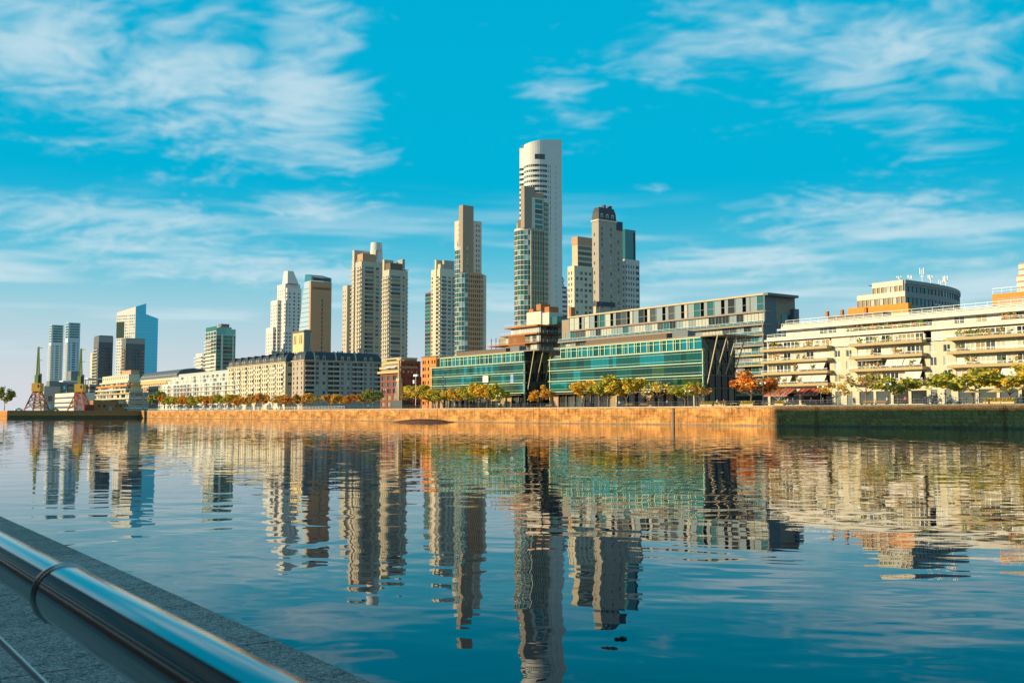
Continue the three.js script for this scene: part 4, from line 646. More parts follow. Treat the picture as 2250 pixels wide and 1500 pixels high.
{ // tan bank tower with slanted glass flank
  const g = tower('tan_bank_tower', 'tan slab tower with slanting mirror glass flank and dark lettering', 813, 373), D = 19.6, H = 112.6, w = new B(), E = endF(), tn = new B();
  const o = openings(tn, E, D, 0, H, rowsOf(9, 24, 3.7, 0.5, 2.6), [[10.3, 11.5]], 0.4); const pn = new Panes([M.gDark, M.gMid]); pn.add(E, o); pn.build(g); tn.build('stone_face', M.tan, g); piece(g, 'corner_pier', frame(-3.1, 0), 0, 2.68, 0, H, -1.2, -0.02, M.tan);
  // glass wedge
  const xl = (y) => mixn(-42, -13.2, Math.min(1, y / 119)), gl = new B(), bars = [];
  gl.quad([xl(0), 0, -0.6], [-3.15, 0, -0.6], [-3.15, 113, -0.6], [xl(113), 113, -0.6]).quad([xl(0), 0, -D], [xl(0), 0, -0.6], [xl(113), 113, -0.6], [xl(113), 113, -D]).quad([-0.4, 0, -D], [xl(0), 0, -D], [xl(113), 113, -D], [-0.4, 113, -D]); gl.build('glass_flank', glass(0.62, 0.68, 0.70, 0.45, 0.08), g);
  for (let k = 0; k < 24; k++) { const y = 12 + k * 4.1; piece(g, 'flank_band', frame(0, -0.6), xl(y) + 0.6, k > 14 ? -4.4 : -8, y, y + (k > 14 ? 0.5 : 1.1), 0.01, 0.16, k > 14 ? M.gBlue : M.gDark); }
  const cw = new B(); cw.quad([xl(113), 113, -0.6], [-0.3, 113, -0.6], [-0.3, 116.6, -0.6], [xl(119), 119.6, -0.6]).quad([-0.3, 113, -0.6], [-0.3, 113, -D], [-0.3, 116.2, -D], [-0.3, 116.6, -0.6]).quad([-0.3, 113, -D], [xl(113), 113, -D], [xl(119), 119.6, -D + 3], [-0.3, 116.2, -D]); cw.build('glass_crown', glass(0.08, 0.3, 0.36, 0.6), g);
  const rf = new B(); rf.quad([-0.2, 116.7, -0.5], [-0.2, 116.3, -D], [xl(119), 119.7, -D + 3], [xl(119), 119.7, -0.5]); rf.build('sloping_roof', M.metalDark, g); piece(g, 'crown_recess', E, 2.4, D - 1.2, H + 0.4, H + 3.2, -0.2, 0.05, M.gDark); piece(g, 'crown_light_band', E, 2.4, D - 6, H + 3.2, H + 3.7, -0.2, 0.1, M.white);
  const cv = document.createElement('canvas'); cv.width = 512; cv.height = 64; const c = cv.getContext('2d'); c.fillStyle = '#8f6a4a'; c.fillRect(0, 0, 512, 64); c.fillStyle = '#3d332a'; c.font = 'bold 50px sans-serif'; c.textAlign = 'center'; c.fillText('ALVEXIUM BANK', 256, 50); const t = new THREE.CanvasTexture(cv); t.colorSpace = THREE.SRGBColorSpace; const s = mesh('name_panel', new THREE.BoxGeometry(17.5, 2.2, 0.1), [M.tan, M.tan, M.tan, M.tan, new THREE.MeshStandardMaterial({ map: t, roughness: 0.8 }), M.tan], g); s.position.set(0.06, 106.5, -10.2); s.rotation.y = HP;
}
{ // small yellow block at its foot
  const g = tower('yellow_stone_block', 'yellow stone block with tall slit windows at the foot of the tan bank tower', 744, 336), w = new B(), F = dockF(21), pn = new Panes([M.gDark]); g.userData.category = 'building';
  const o = openings(w, F, 21, 0, 62, [[30, 32], [35, 37], [40, 42], [45, 47], [53, 60]], [[2, 3.4], [5.2, 6.6], [13, 14.4], [16.2, 17.6]]); pn.add(F, o); shell(w, 21, 6, 0, 62); w.box(endF(), 0, 6, 0, 62, -0.4, -0.003); w.build('wall', M.yellow, g); pn.build(g); piece(g, 'roof_deck', F, -0.4, 21.3, 62, 63.4, -6, 0.4, M.brown); piece(g, 'banded_link', endF(0.1, -0.5), 0, 5, 0, 64, 0, 0.3, M.greyDark);
}
{ // cream tower with brown cap
  const g = slabTower('brown_cap_tower', 'cream grid tower with dark banded upper storeys and brown cap', 512, 420, null, 8, 17.5, 104.4, { dock: [[1, 2.2], [4, 5.2]], end: [[1.3, 3.5], [5.2, 7.6], [9.4, 11.8], [13.4, 16]], m1: M.cream, fh: 4.1, wh: 2.2 });
  const w = new B(), p = new Panes([M.gDark, M.gMid]), E = endF(-0.5, -3.4); p.add(E, openings(w, E, 13.6, 104.4, 120, rowsOf(104.4, 4, 3.9, 0.5, 2.4), [[0.2, 13.4]], 0.4)); w.box(frame(-7, -17), 0, 6.1, 104.4, 120, 0, 13.5); w.build('banded_storeys', M.buff, g); p.build(g); piece(g, 'brown_cap', frame(-7.2, -17.1), 0, 6.8, 120, 126, 0, 13.8, M.tan); g.scale.setScalar(0.904);
}
{ // grey mansard tower
  const g = tower('mansard_tower', 'grey tower with black mansard crown and arched dormers', 525, 452), w = new B(), pn = new Panes([M.gMid, M.gTeal, M.gPale]), E = endF();
  const rows = rowsOf(3, 33, 3.85, 1, 2.1).filter((r) => r[1] < 128);
  pn.add(E, openings(w, E, 16, 0, 129.5, rows, [[2.2, 3.6], [10.4, 11.8]], 0.4)); const E2 = endF(-1.6, -16.01); pn.add(E2, openings(w, E2, 7.3, 0, 125, rows.filter((r) => r[1] < 124), [[2.6, 3.9]], 0.4)); for (const [s] of rows) for (const a of [0.9, 14]) w.box(E, a, a + 0.7, s - 0.5, s, 0.002, 0.5);
  w.box(frame(-7.1, -23.3), 0, 5.1, 0, 125, 0, 7.2); const greyStone = wall(0.46, 0.40, 0.33);
  w.build('wall', greyStone, g); pn.build(g);
  piece(g, 'side_wall', frame(-7.1, 0), 0, 6.69, 0, 129.5, -16, -0.02, greyStone); for (let k = 0; k < 10; k++) piece(g, 'flank_window', frame(-7.1, 0), 2, 3.2, 60 + k * 6.6, 62.2 + k * 6.6, -0.019, 0.02, M.gMid);
  piece(g, 'cornice', frame(-7.6, 0), 0, 8, 129.5, 130.6, -16.6, 0.5, M.cream);
  const mb = new B(), q = (i, y) => [[-7.2 + i, y, -i], [-i + 0.2, y, -i], [-i + 0.2, y, -16 + i], [-7.2 + i, y, -16 + i]]; for (const [i0, y0, i1, y1] of [[0, 130.6, 0.35, 135.6], [0.35, 135.6, 1.3, 139.2]]) { const a = q(i0, y0), b = q(i1, y1); for (let k = 0; k < 4; k++) mb.quad(a[k], a[(k + 1) % 4], b[(k + 1) % 4], b[k]); } mb.quad(...q(1.3, 139.2)); mb.box(frame(-6.6, -23), 0, 5, 125, 128.5, 0, 7); mb.box(frame(-4.6, -8), 0, 3, 139.1, 141.4, 0, 1.6); mb.box(frame(-4.6, -13.6), 0, 3, 139.1, 141.2, 0, 2.4); mb.box(frame(-1.7, -23), 0, 0.6, 125, 131, 0, 7); const roof = mb.build('mansard_roof', M.roof, g);
  for (const a of [2.9, 7.8, 12.6]) { const d = new B(); d.box(E, a - 1.1, a + 1.1, 130.7, 133.8, -0.8, 0.1); for (let k = 0; k < 8; k++) { const t0 = k / 8 * Math.PI, t1 = (k + 1) / 8 * Math.PI; d.box(E, a - Math.cos(t0) * 1.1, a - Math.cos(t1) * 1.1, 133.8, 133.8 + (Math.sin(t0) + Math.sin(t1)) * 0.55, -0.7, 0.1); } const m = d.build('dormer', M.cream, roof); piece(g, 'dormer_pane', E, a - 0.6, a + 0.6, 131.2, 134, 0.11, 0.16, M.gDark); }
  const podium = new B().box(frame(-9, -14), 0, 8, 0, 71, 0, 16); podium.build('podium', M.buff, g); piece(g, 'podium_roof', frame(-9.4, -14.4), 0, 9.8, 71, 74, 0, 16.8, M.roof);
}
{ // teal-topped tower
  const g = slabTower('teal_top_tower', 'white grid tower with teal glass box on top, right of the mansard tower', 567, 514, null, 6, 14.6, 113.8, { dock: [[1, 2.4], [3.4, 4.8]], end: [[0.8, 2], [3.2, 4.4], [5.6, 6.8], [8, 9.2], [10.9, 14.3]], m1: wall(0.66, 0.61, 0.55), fh: 4.3, wh: 2.3, glass: [M.gTeal, M.gDark] });
  piece(g, 'teal_box', frame(-6, 0), 0, 5.6, 113.8, 136.5, -9, -0.6, M.gTeal); piece(g, 'frame_leg', frame(-6, 0), 0, 5.6, 113.8, 136.5, -11.2, -10.6, M.greyDark); piece(g, 'frame_top', frame(-6, 0), 0, 5.6, 134.6, 136.5, -10.6, -9.01, M.greyDark);
}
{ // green glass tower
  const g = tower('green_crown_tower', 'green glass and cream balcony tower standing alone left of the white stepped tower', 951, 340), w = new B(), pg = new Panes([M.gGreen, M.gGreen, M.gDark]), pl = new Panes([M.gMid, M.gPale, M.gDark]), bl = new B(), L = 30, D = 19, F = dockF(L), E = endF();
  pg.add(F, openings(w, F, L, 55, 77, rowsOf(55, 6, 3.6, 0.3, 3), colsOf(L, 4, 6.6)).concat([])); pl.add(F, openings(w, F, L, 0, 54.99, rowsOf(2, 15, 3.5, 0.9, 1.9), colsOf(L, 7, 2.6)));
  pg.add(E, openings(w, E, D, 30, 73.5, rowsOf(30, 12, 3.6, 0.15, 3.2), [[0.3, 4.4], [6.4, 15.6], [17, 18.8]])); pl.add(E, openings(w, E, D, 0, 29.99, rowsOf(2, 8, 3.5, 0.9, 1.7), [[7, 10.6], [12, 15.4]]));
  w.box(E, 4.5, 6.3, 0, 74, 0.003, 1.2); w.box(E, 15.7, 16.9, 0, 74, 0.003, 1.0);
  for (let k = 0; k < 19; k++) bl.box(F, 2, 22, 4 + k * 3.5, 4.8 + k * 3.5, 0.003, 2.2).box(E, D - 0.5, D + 1.8, 4 + k * 3.5 - (k > 13 ? 200 : 0), 4.8 + k * 3.5 - (k > 13 ? 200 : 0), -3, -0.4);
  shell(w, L, D, 0, 73); w.build('wall', M.creamPale, g); pg.build(g); pl.build(g); bl.build('balcony', M.white, g, 'stuff');
  const wg = new B(), wp = new Panes([M.gMid, M.gDark]); const F2 = frame(-51, 2); wp.add(F2, openings(wg, F2, 19, 0, 57, rowsOf(2, 15, 3.5, 0.9, 2), colsOf(19, 4, 3.4))); wg.box(frame(-51, -10), 0, 20.5, 0, 56.8, 0, 11.5); for (let k = 0; k < 15; k++) wg.box(F2, -1, 20, 3.4 + k * 3.5, 4.2 + k * 3.5, 0.003, 1.8); wg.build('balcony_wing', M.white, g); wp.build(g);
  piece(g, 'glass_screen', E, 0, D, 73.6, 79, -0.3, -0.2, glass(0.10, 0.35, 0.30, 0.4)); piece(g, 'glass_screen', F, 0, L, 77.1, 81.5, -0.3, -0.2, M.gGreen); piece(g, 'penthouse', frame(-16, -16), 0, 13, 73, 81, 0, 12, M.buff); piece(g, 'penthouse_cap', frame(-12, -14), 0, 8, 81, 84, 0, 8, M.greyDark);
}
{ // wedge tower of white grid and blue glass
  const g = tower('blue_wedge_tower', 'wedge tower of white grid and blue glass with pointed top', 1541, 429), w = new B(), pn = new Panes([M.gMid, M.gTeal, M.gPale]);
  const lx = -37, lz = 17, Lf = Math.hypot(lx, lz), F = frame(lx, lz, Math.atan2(lz, -lx)), t0 = 148.5, t1 = 155.5;
  pn.add(F, openings(w, F, Lf, 0, 147.5, rowsOf(4, 32, 4.4, 1.2, 1.9), colsOf(Lf, 9, 2.5, 0.5), 0.4)); w.quad([lx, 147.5, lz], [0, 147.5, 0], [0, t1, 0], [lx, t0, lz]); w.build('white_grid', M.white, g); pn.build(g);
  piece(g, 'garden_void', F, 0.2, 17, 110, 134, 0.01, 0.25, M.gOlive);
  const gb = glass(0.05, 0.36, 0.50, 0.7, 0.05), b = new B(); b.quad([0, 0, 0], [0, 0, -33], [0, 139.5, -33], [0, 150, 0]).quad([0, 0, -33], [lx, 0, lz], [lx, t0, lz], [0, 139.5, -33]).quad([0, 150, 0], [0, 139.5, -33], [lx, t0, lz]); b.build('glass_body', gb, g);
  const fin = new B(); fin.quad([0.2, 149, 0], [0.2, 144, -15], [0.2, 161, -15], [0.2, t1, 0]).quad([-0.4, 144, -15], [-0.4, 149, 0], [-0.4, t1, 0], [-0.4, 161, -15]); fin.build('glass_fin', gb, g);
  for (let k = 0; k < 31; k++) piece(g, 'floor_line', endF(0.02, 0), 0, 33, 4 + k * 4.4, 4.4 + k * 4.4, 0, 0.1, M.gBlue);
}
{
  let g = slabTower('slate_tower', 'dark slate tower with blank parapet left of the blue wedge tower', 1263, 310, 'pair of dark slate towers', 23, 16.4, 89.6, { dock: [[2, 6], [9, 13], [16, 20]], end: [[3.6, 5.2], [6.4, 8], [9.2, 10.8], [12, 13.6]], m1: wall(0.15, 0.16, 0.17), balcD: [[1, 22]], mb: M.cream, blank: 8, fh: 3.7, glass: [M.gDark, M.gMid] }); piece(g, 'low_wing', frame(-33, 1), 0, 9.5, 0, 71, -10, 0, M.cream); piece(g, 'roof_rail', frame(-22, -16), 0, 21, 89.6, 90.6, 0, 15, M.metalDark); piece(g, 'parapet_band', endF(0.1), 0, 16.4, 82.5, 89.4, 0, 0.2, M.grey);
  g = slabTower('slate_tower', 'dark slate tower with serrated balconies in front of the blue wedge tower', 1218, 329, 'pair of dark slate towers', 17, 21.5, 85.6, { dock: [[2, 6], [9, 14]], end: [[4.4, 6], [7.4, 9], [10.4, 12], [13.4, 15]], m1: wall(0.15, 0.16, 0.17), balcD: [[0.5, 16.8]], balcE: [[18, 21.5]], mb: M.tan, blank: 7, fh: 3.7, glass: [M.gDark, M.gMid] }); piece(g, 'parapet_band', endF(0.1), 0, 21.5, 79, 85.4, 0, 0.2, M.grey);
}
for (const [k, u, v, H, lb] of [[0, 1827, 373, 146, 'left one of the far pair of slim blue-white towers'], [1, 1790, 391, 148, 'right one of the far pair of slim blue-white towers']]) {
  const g = slabTower('slim_tower', lb, u, v, 'far pair of slim towers', 19, 18.6, H - (k ? 26 : 30), { dock: [[2, 6], [8, 12], [14, 17.5]], end: [[2.4, 3.6], [7, 12], [14.6, 16]], m1: wall(0.66, 0.76, 0.79), balcD: [[0, 18.8]], mb: M.white, fh: 3.9, glass: [M.gDark, M.gMid, M.gTeal] });
  const w = new B(), p = new Panes([M.gTeal]), E = endF(), F = dockF(19), y = H - (k ? 26 : 30); p.add(E, openings(w, E, 18.6, y, H, rowsOf(y, k ? 6 : 7, 4.2, 0.9, 2.9), [[2.4, 17]], 0.4)); p.add(F, openings(w, F, 19, y, H, rowsOf(y, k ? 6 : 7, 4.2, 0.9, 2.9), [[1, 18]], 0.4)); w.box(frame(-19, -18.6), 0, 18, y, H - 0.5, 0, 18); w.build('glass_storeys', wall(0.66, 0.76, 0.79), g); p.build(g);
}
/* ------------------------------------------------------------------ low offices at the far left */
{
  let g = house('banded_office', 'low white office with long dark bands behind the far cranes', 764, 172), w = new B(), pn = new Panes([M.gMid, M.gDark]), F = dockF(60), E = endF(); pn.add(F, openings(w, F, 60, 0, 13, [[2, 3.6], [5.4, 6.6], [9, 10.2]], [[0.5, 59]])); w.box(E, 0, 14, 0, 13, -0.4, -0.003); shell(w, 60, 14, 0, 13); w.build('wall', M.creamPale, g); pn.build(g);
  g = house('framed_office', 'grey office with white roof frame behind the low banded office', 960, 208); w = new B(); pn = new Panes([M.gMid, M.gTeal]); F = dockF(40); E = endF(); pn.add(F, openings(w, F, 40, 0, 26, rowsOf(1, 6, 4, 0.8, 2.6), colsOf(40, 5, 6.4))); pn.add(E, openings(w, E, 16, 0, 26, rowsOf(1, 6, 4, 0.8, 2.6), colsOf(16, 2, 6.4))); shell(w, 40, 16, 0, 26); w.build('wall', M.whiteBlue, g); pn.build(g); piece(g, 'roof_frame', F, -2, 40.5, 26, 27.3, -16, 1.5, M.white); piece(g, 'plant_box', F, 22, 36, 27.3, 36, -14, -6, M.greyDark);
  g = house('porch_office', 'grey office with thin roof porch beside the slate tower', 947, 226); w = new B(); pn = new Panes([M.gMid, M.gDark]); F = dockF(26); E = endF(); pn.add(F, openings(w, F, 26, 0, 24, rowsOf(1, 5, 4.4, 0.8, 2.8), colsOf(26, 5, 3.6))); pn.add(E, openings(w, E, 10, 0, 24, rowsOf(1, 5, 4.4, 0.8, 2.8), colsOf(10, 2, 3.6))); shell(w, 26, 10, 0, 24); w.build('wall', M.grey, g); pn.build(g); piece(g, 'porch_roof', F, -3, 28, 28.4, 29.4, -10, 2, M.white); for (const a of [0, 9, 18, 26]) piece(g, 'porch_post', F, a, a + 0.5, 24, 28.4, -0.5, 0, M.white);
  g = house('round_glass_office', 'teal round glass office behind the left crane', 925, 188); w = new B(); pn = new Panes([M.gTeal, M.gBlue]); arcFaces(-8, -8, 9, -HP, HP * 2, 16, (Fr, l) => pn.add(Fr, openings(w, Fr, l, 0, 22, rowsOf(1, 5, 4.2, 0.9, 3), [[0.05, l - 0.05]], 0.4))); w.box(frame(-15, -15), 0, 14, 21, 25, 0, 14); w.build('wall', M.greyDark, g); pn.build(g);
  g = house('blue_flank_office', 'low white office with blue flank near the left edge', 862, 172); w = new B(); pn = new Panes([M.gMid, M.gBlue]); F = dockF(36); E = endF(); pn.add(F, openings(w, F, 36, 0, 19.6, [[2, 5], [8, 10], [12.4, 14], [15.8, 17.2]], [[0.6, 35.4]])); pn.add(E, openings(w, E, 12, 0, 19.6, [[2, 6], [8, 12]], [[3, 6]])); shell(w, 36, 12, 0, 19.6); w.build('wall', M.whiteBlue, g); pn.build(g); piece(g, 'plant_box', F, 24, 34, 19.7, 24, -11, -4, M.greyDark);
}

/* ------------------------------------------------------------------ trees */
const leafMat = new THREE.MeshPhysicalMaterial({ vertexColors: true, roughness: 0.9, side: THREE.DoubleSide, transmission: 0.25, thickness: 0 });
function treeGeo(seed, spread, density, palette, leafSize) {   // unit-ish tree 7 m tall, crown 6 m wide
  const r = rng(seed), t = new B(), c = new B(), tips = [], lean = (r() - 0.5) * 0.7;
  t.tube([[0, -0.15, 0], [lean * 0.2, 0.9, 0], [lean * 0.5, 1.8, (r() - 0.5) * 0.3]], 0.15, 0.1, 7);
  const grow = (p, d, len, rad, depth) => {
    const q = [p[0] + d[0] * len, p[1] + d[1] * len, p[2] + d[2] * len], m = [(p[0] + q[0]) / 2 + (r() - 0.5) * 0.2, (p[1] + q[1]) / 2 + 0.1 * len, (p[2] + q[2]) / 2 + (r() - 0.5) * 0.2];
    t.tube([p, m, q], rad, rad * 0.55, depth > 1 ? 5 : 4); tips.push(q); if (depth < 3) tips.push(m);
    if (depth > 0) for (let k = 0; k < 3; k++) { const a = r() * 6.28, e = 0.35 + r() * 0.5, nd = new THREE.Vector3(d[0] + Math.cos(a) * e, d[1] * 0.85 + (r() - 0.3) * 0.5, d[2] + Math.sin(a) * e).normalize(); grow(q, [nd.x, nd.y, nd.z], len * (0.62 + r() * 0.2), rad * 0.55, depth - 1); }
  };
  const n = 5; for (let k = 0; k < n; k++) { const a = k / n * 6.28 + r(), up = 0.55 + r() * 0.5; const d = new THREE.Vector3(Math.cos(a) * spread, up - (k % 2) * 0.25, Math.sin(a) * spread).normalize(); grow([lean * 0.5, 1.4 + r() * 0.4, 0], [d.x, d.y, d.z], 1.35 + r() * 0.5, 0.085, 3); }
  const per = Math.max(1, Math.round(density));
  for (const [x, y, z] of tips) {
    if (density < 1 && r() > density) continue;
    const tone = palette[Math.floor(r() * palette.length)], k0 = 0.75 + r() * 0.5;
    for (let j = 0; j < per; j++) {
      const s = leafSize * (0.6 + 0.8 * r()), ox = x + (r() - 0.5) * 0.95, oy = y + (r() - 0.5) * 0.75, oz = z + (r() - 0.5) * 0.95, a = r() * 6.28, b = (r() - 0.5) * 2.2;
      const ux = Math.cos(a) * s, uz = Math.sin(a) * s, vx = -Math.sin(a) * Math.sin(b) * s * 0.7, vy = Math.cos(b) * s * 0.7, vz = Math.cos(a) * Math.sin(b) * s * 0.7;
      c.quad([ox - ux, oy, oz - uz], [ox - vx * 0.8, oy - vy * 0.8, oz - vz * 0.8], [ox + ux, oy + s * 0.15, oz + uz], [ox + vx, oy + vy, oz + vz]);
      const kk = k0 * (0.8 + 0.4 * r()); for (let i = 0; i < 4; i++) c.col.push(tone[0] * kk, tone[1] * kk, tone[2] * kk);
    }
  }
  return { trunk: t.geo(), crown: c.geo() };
}
const YEL = [[0.80, 0.47, 0.015], [0.66, 0.42, 0.02], [0.55, 0.40, 0.02], [0.88, 0.44, 0.015]], ORA = [[0.85, 0.28, 0.02], [0.74, 0.22, 0.02], [0.70, 0.34, 0.02], [0.55, 0.15, 0.03]], OLI = [[0.24, 0.27, 0.03], [0.30, 0.30, 0.03], [0.40, 0.33, 0.03], [0.16, 0.19, 0.025]], BRO = [[0.58, 0.26, 0.03], [0.70, 0.32, 0.02], [0.36, 0.27, 0.03], [0.50, 0.17, 0.03]], YGR = [[0.54, 0.46, 0.02], [0.38, 0.38, 0.025], [0.64, 0.46, 0.02], [0.28, 0.31, 0.03]];
const kinds = {
  orange: [treeGeo(101, 0.95, 8, ORA, 0.24), treeGeo(102, 0.9, 8, ORA.concat(YEL), 0.24)], yellow: [treeGeo(103, 0.8, 8, YEL.concat(YGR), 0.24), treeGeo(104, 0.75, 8, YEL, 0.24), treeGeo(105, 0.85, 8, YGR, 0.24)],
  green: [treeGeo(106, 0.9, 7, OLI, 0.25), treeGeo(107, 0.95, 6, OLI.concat(YGR), 0.25)], umbrella: [treeGeo(108, 1.45, 5, YGR, 0.26), treeGeo(109, 1.35, 5, YGR.concat(YEL), 0.26)], sparse: [treeGeo(110, 0.9, 0.8, BRO, 0.24), treeGeo(111, 0.9, 1.4, YEL, 0.24), treeGeo(112, 0.9, 1.2, BRO.concat(OLI), 0.24)], brown: [treeGeo(113, 0.85, 8, BRO, 0.25), treeGeo(114, 0.8, 8, BRO.concat(YEL), 0.25), treeGeo(115, 0.9, 8, BRO.concat(ORA), 0.25)], bare: [treeGeo(116, 0.6, 0.12, BRO, 0.2)],
};
const boxes = new Map(); let treeNo = 0;
function plantTree(u, v, h, w, kind, label, group) {
  const set = kinds[kind], k = set[treeNo++ % set.length], [x, z] = P(u, v), t = thing('quay_tree', label, 'tree', [x, GROUND, z], (treeNo * 2.399) % 6.28, group);
  if (!boxes.has(k)) { k.crown.computeBoundingBox(); k.trunk.computeBoundingBox(); boxes.set(k, k.crown.boundingBox.clone().union(k.trunk.boundingBox)); }
  const q1 = 0.84 + 0.34 * R(), q2 = 0.9 + 0.22 * R(), b = boxes.get(k), sx = w * (kind === 'yellow' ? 1.5 : 1.3) * q1 / ((b.max.x - b.min.x + b.max.z - b.min.z) / 2), sy = h * 1.04 * q2 / b.max.y;
  mesh('trunk', k.trunk, kind === 'bare' ? M.trunkPale : M.trunk, t); mesh('crown', k.crown, leafMat, t); t.scale.set(sx, sy, sx); return t;
}
for (const [u, h, w, kind, label] of [
  [167.2, 7.8, 8.3, 'orange', 'round orange-leaved tree at the corner of the longer green glass office'], [142.7, 5.4, 5.6, 'sparse', 'thin yellow tree before the cream apartment house windows'], [134.9, 6.8, 7, 'sparse', 'half-bare brown tree before the dark shop window of the apartment house'], [127.1, 6.2, 8, 'green', 'dense olive tree before the middle balconies of the apartment house'], [110.6, 7.5, 10.6, 'umbrella', 'wide yellow-green umbrella-shaped tree before the right balconies'], [103.1, 7.7, 9, 'umbrella', 'yellow-green tree cut by the right edge of the picture'], [158.7, 4.4, 3.9, 'bare', 'small bare pale tree before the striped red awning'],
  [230.1, 7.6, 7, 'yellow', 'leftmost yellow tree before the longer green glass office'], [219.5, 8.9, 8.2, 'yellow', 'tallest yellow tree before the longer green glass office'], [211.5, 8.4, 7.4, 'yellow', 'yellow tree just right of the tallest one'], [198.9, 6.6, 7, 'sparse', 'half-bare brown tree before the longer green glass office'], [189.3, 5.9, 6.2, 'yellow', 'low yellow tree near the struts of the longer green office'], [183.4, 5.2, 4.4, 'sparse', 'thin brown tree at the strutted end of the green office'], [250.8, 6.9, 6.5, 'orange', 'orange tree in the gap between the two green glass offices'],
  [330.7, 6.1, 6, 'sparse', 'thin reddish tree beside the white floodlight pole'], [322.5, 8.2, 7.6, 'yellow', 'large yellow-green tree below the orange block'], [359.8, 7.5, 7, 'green', 'single olive tree at the right end of the brown tree row'], [639.4, 11.3, 8.6, 'green', 'tall yellow-green tree at the left end of the quay tree row']]) plantTree(u, 192, h, w, kind, label);
const NTH = ['first', 'second', 'third', 'fourth', 'fifth', 'sixth', 'seventh', 'eighth', 'ninth', 'tenth', 'eleventh', 'twelfth', 'thirteenth'];
[[316, 7.0, 6.9], [311, 6.6, 6.2], [305.6, 7.5, 7], [300, 6.8, 6.4], [294.6, 7.4, 6.7], [289, 7.0, 6.5], [283.6, 7.9, 6.6], [278.6, 8.5, 6.7], [272.6, 7.2, 6]].forEach(([u, h, w], k) => plantTree(u, 191, h, w, 'yellow', NTH[k] + ' yellow tree from the left in the row before the shorter green office', 'yellow trees before the shorter green office'));
for (let k = 0; k < 13; k++) plantTree(489.5 - k * 10.2 + (k % 3), 192, 7.9 - k * 0.2 + ((k * 7) % 5) * 0.16, 6.4 - k * 0.1, k % 5 === 3 ? 'sparse' : 'brown', NTH[k] + ' brown-orange tree from the left before the off-white mansard block', 'brown trees before the mansard block');
for (let k = 0; k < 10; k++) plantTree(624 - k * 13.4, 192, 8.9 - k * 0.14, 6.6, k % 3 ? 'yellow' : 'orange', NTH[k] + ' orange-yellow tree from the left before the white terrace block', 'orange trees before the white terrace block');
plantTree(648, 106.9 + 1.5, 12.5, 9.5, 'green', 'dark olive tree at the left edge beyond the pier');

/* ------------------------------------------------------------------ cranes and pier */
function crane(u, v, label) {
  const [x, z] = P(u, v), t = thing('harbour_crane', label, 'crane', [x, GROUND, z], TURN + 0.9, 'old harbour cranes on the pier'), leg = (sx, sz) => { const b = new B(); b.bar([sx * 5, 0, sz * 5], [sx * 1.7, 11, sz * 1.7], 0.3, 0.24); return b.build('leg', M.craneRed, t); };
  for (const [a, b] of [[-1, -1], [1, -1], [1, 1], [-1, 1]]) leg(a, b);
  const br = new B(), cs = [[-1, -1], [1, -1], [1, 1], [-1, 1]]; for (let k = 0; k < 4; k++) { const [a, b] = cs[k], [c, d] = cs[(k + 1) % 4]; for (const [y0, y1] of [[1, 4.5], [4.5, 8], [8, 11]]) { const s0 = 5 - 3.3 * y0 / 11, s1 = 5 - 3.3 * y1 / 11; br.bar([a * s0, y0, b * s0], [c * s1, y1, d * s1], 0.13).bar([c * s0, y0, d * s0], [a * s1, y1, b * s1], 0.13).bar([a * s1, y1, b * s1], [c * s1, y1, d * s1], 0.13); } } br.build('bracing', M.craneRed, t);
  const cab = new B().box(frame(0, 0), -2.5, 2.5, 11, 15.8, -2.2, 2.2); const cb = cab.build('machine_house', M.craneYellow, t); piece(cb, 'cab_window', frame(0, 0), 1.0, 2.0, 13.2, 15, 2.201, 2.24, M.gDark); piece(cb, 'cab_window', frame(0, 0, HP), -1.2, 1.0, 13, 14.6, 2.501, 2.54, M.gDark); piece(t, 'slewing_ring', frame(0, 0), -1.6, 1.6, 10.4, 11, -1.6, 1.6, M.metalDark);
  piece(t, 'winch_house', frame(0, 0), -1.3, 0.8, 15.8, 20.5, -1.4, 1.4, M.craneGreen); piece(t, 'counterweight', frame(0, 0), 0.8, 1.9, 15.8, 21.4, -0.8, 0.8, M.metalDark);
  const bm = new B(); for (const [a, b] of cs) bm.bar([a * 0.7, 20.5, b * 0.7], [a * 0.22 - 0.3, 37, b * 0.22], 0.17, 0.1); for (let k = 0; k < 10; k++) { const y0 = 20.5 + k * 1.65, s0 = 0.7 - 0.5 * k / 10, s1 = 0.7 - 0.5 * (k + 1) / 10; bm.bar([-s0, y0, s0], [s1, y0 + 1.65, s1], 0.12).bar([s0, y0, s0], [s1, y0 + 1.65, -s1], 0.12).bar([s0, y0, -s0], [-s1, y0 + 1.65, -s1], 0.12).bar([-s0, y0, -s0], [-s1, y0 + 1.65, s1], 0.12); } bm.build('jib', M.craneGreen, t);
  for (const y of [29, 36.2]) piece(t, 'jib_platform', frame(0, 0), -0.4, 2, y, y + 0.25, -0.7, 0.7, M.craneGreen);
}
crane(643, 124.7, 'left one of two old yellow and red harbour cranes'); crane(645, 148.6, 'right one of two old yellow and red harbour cranes');
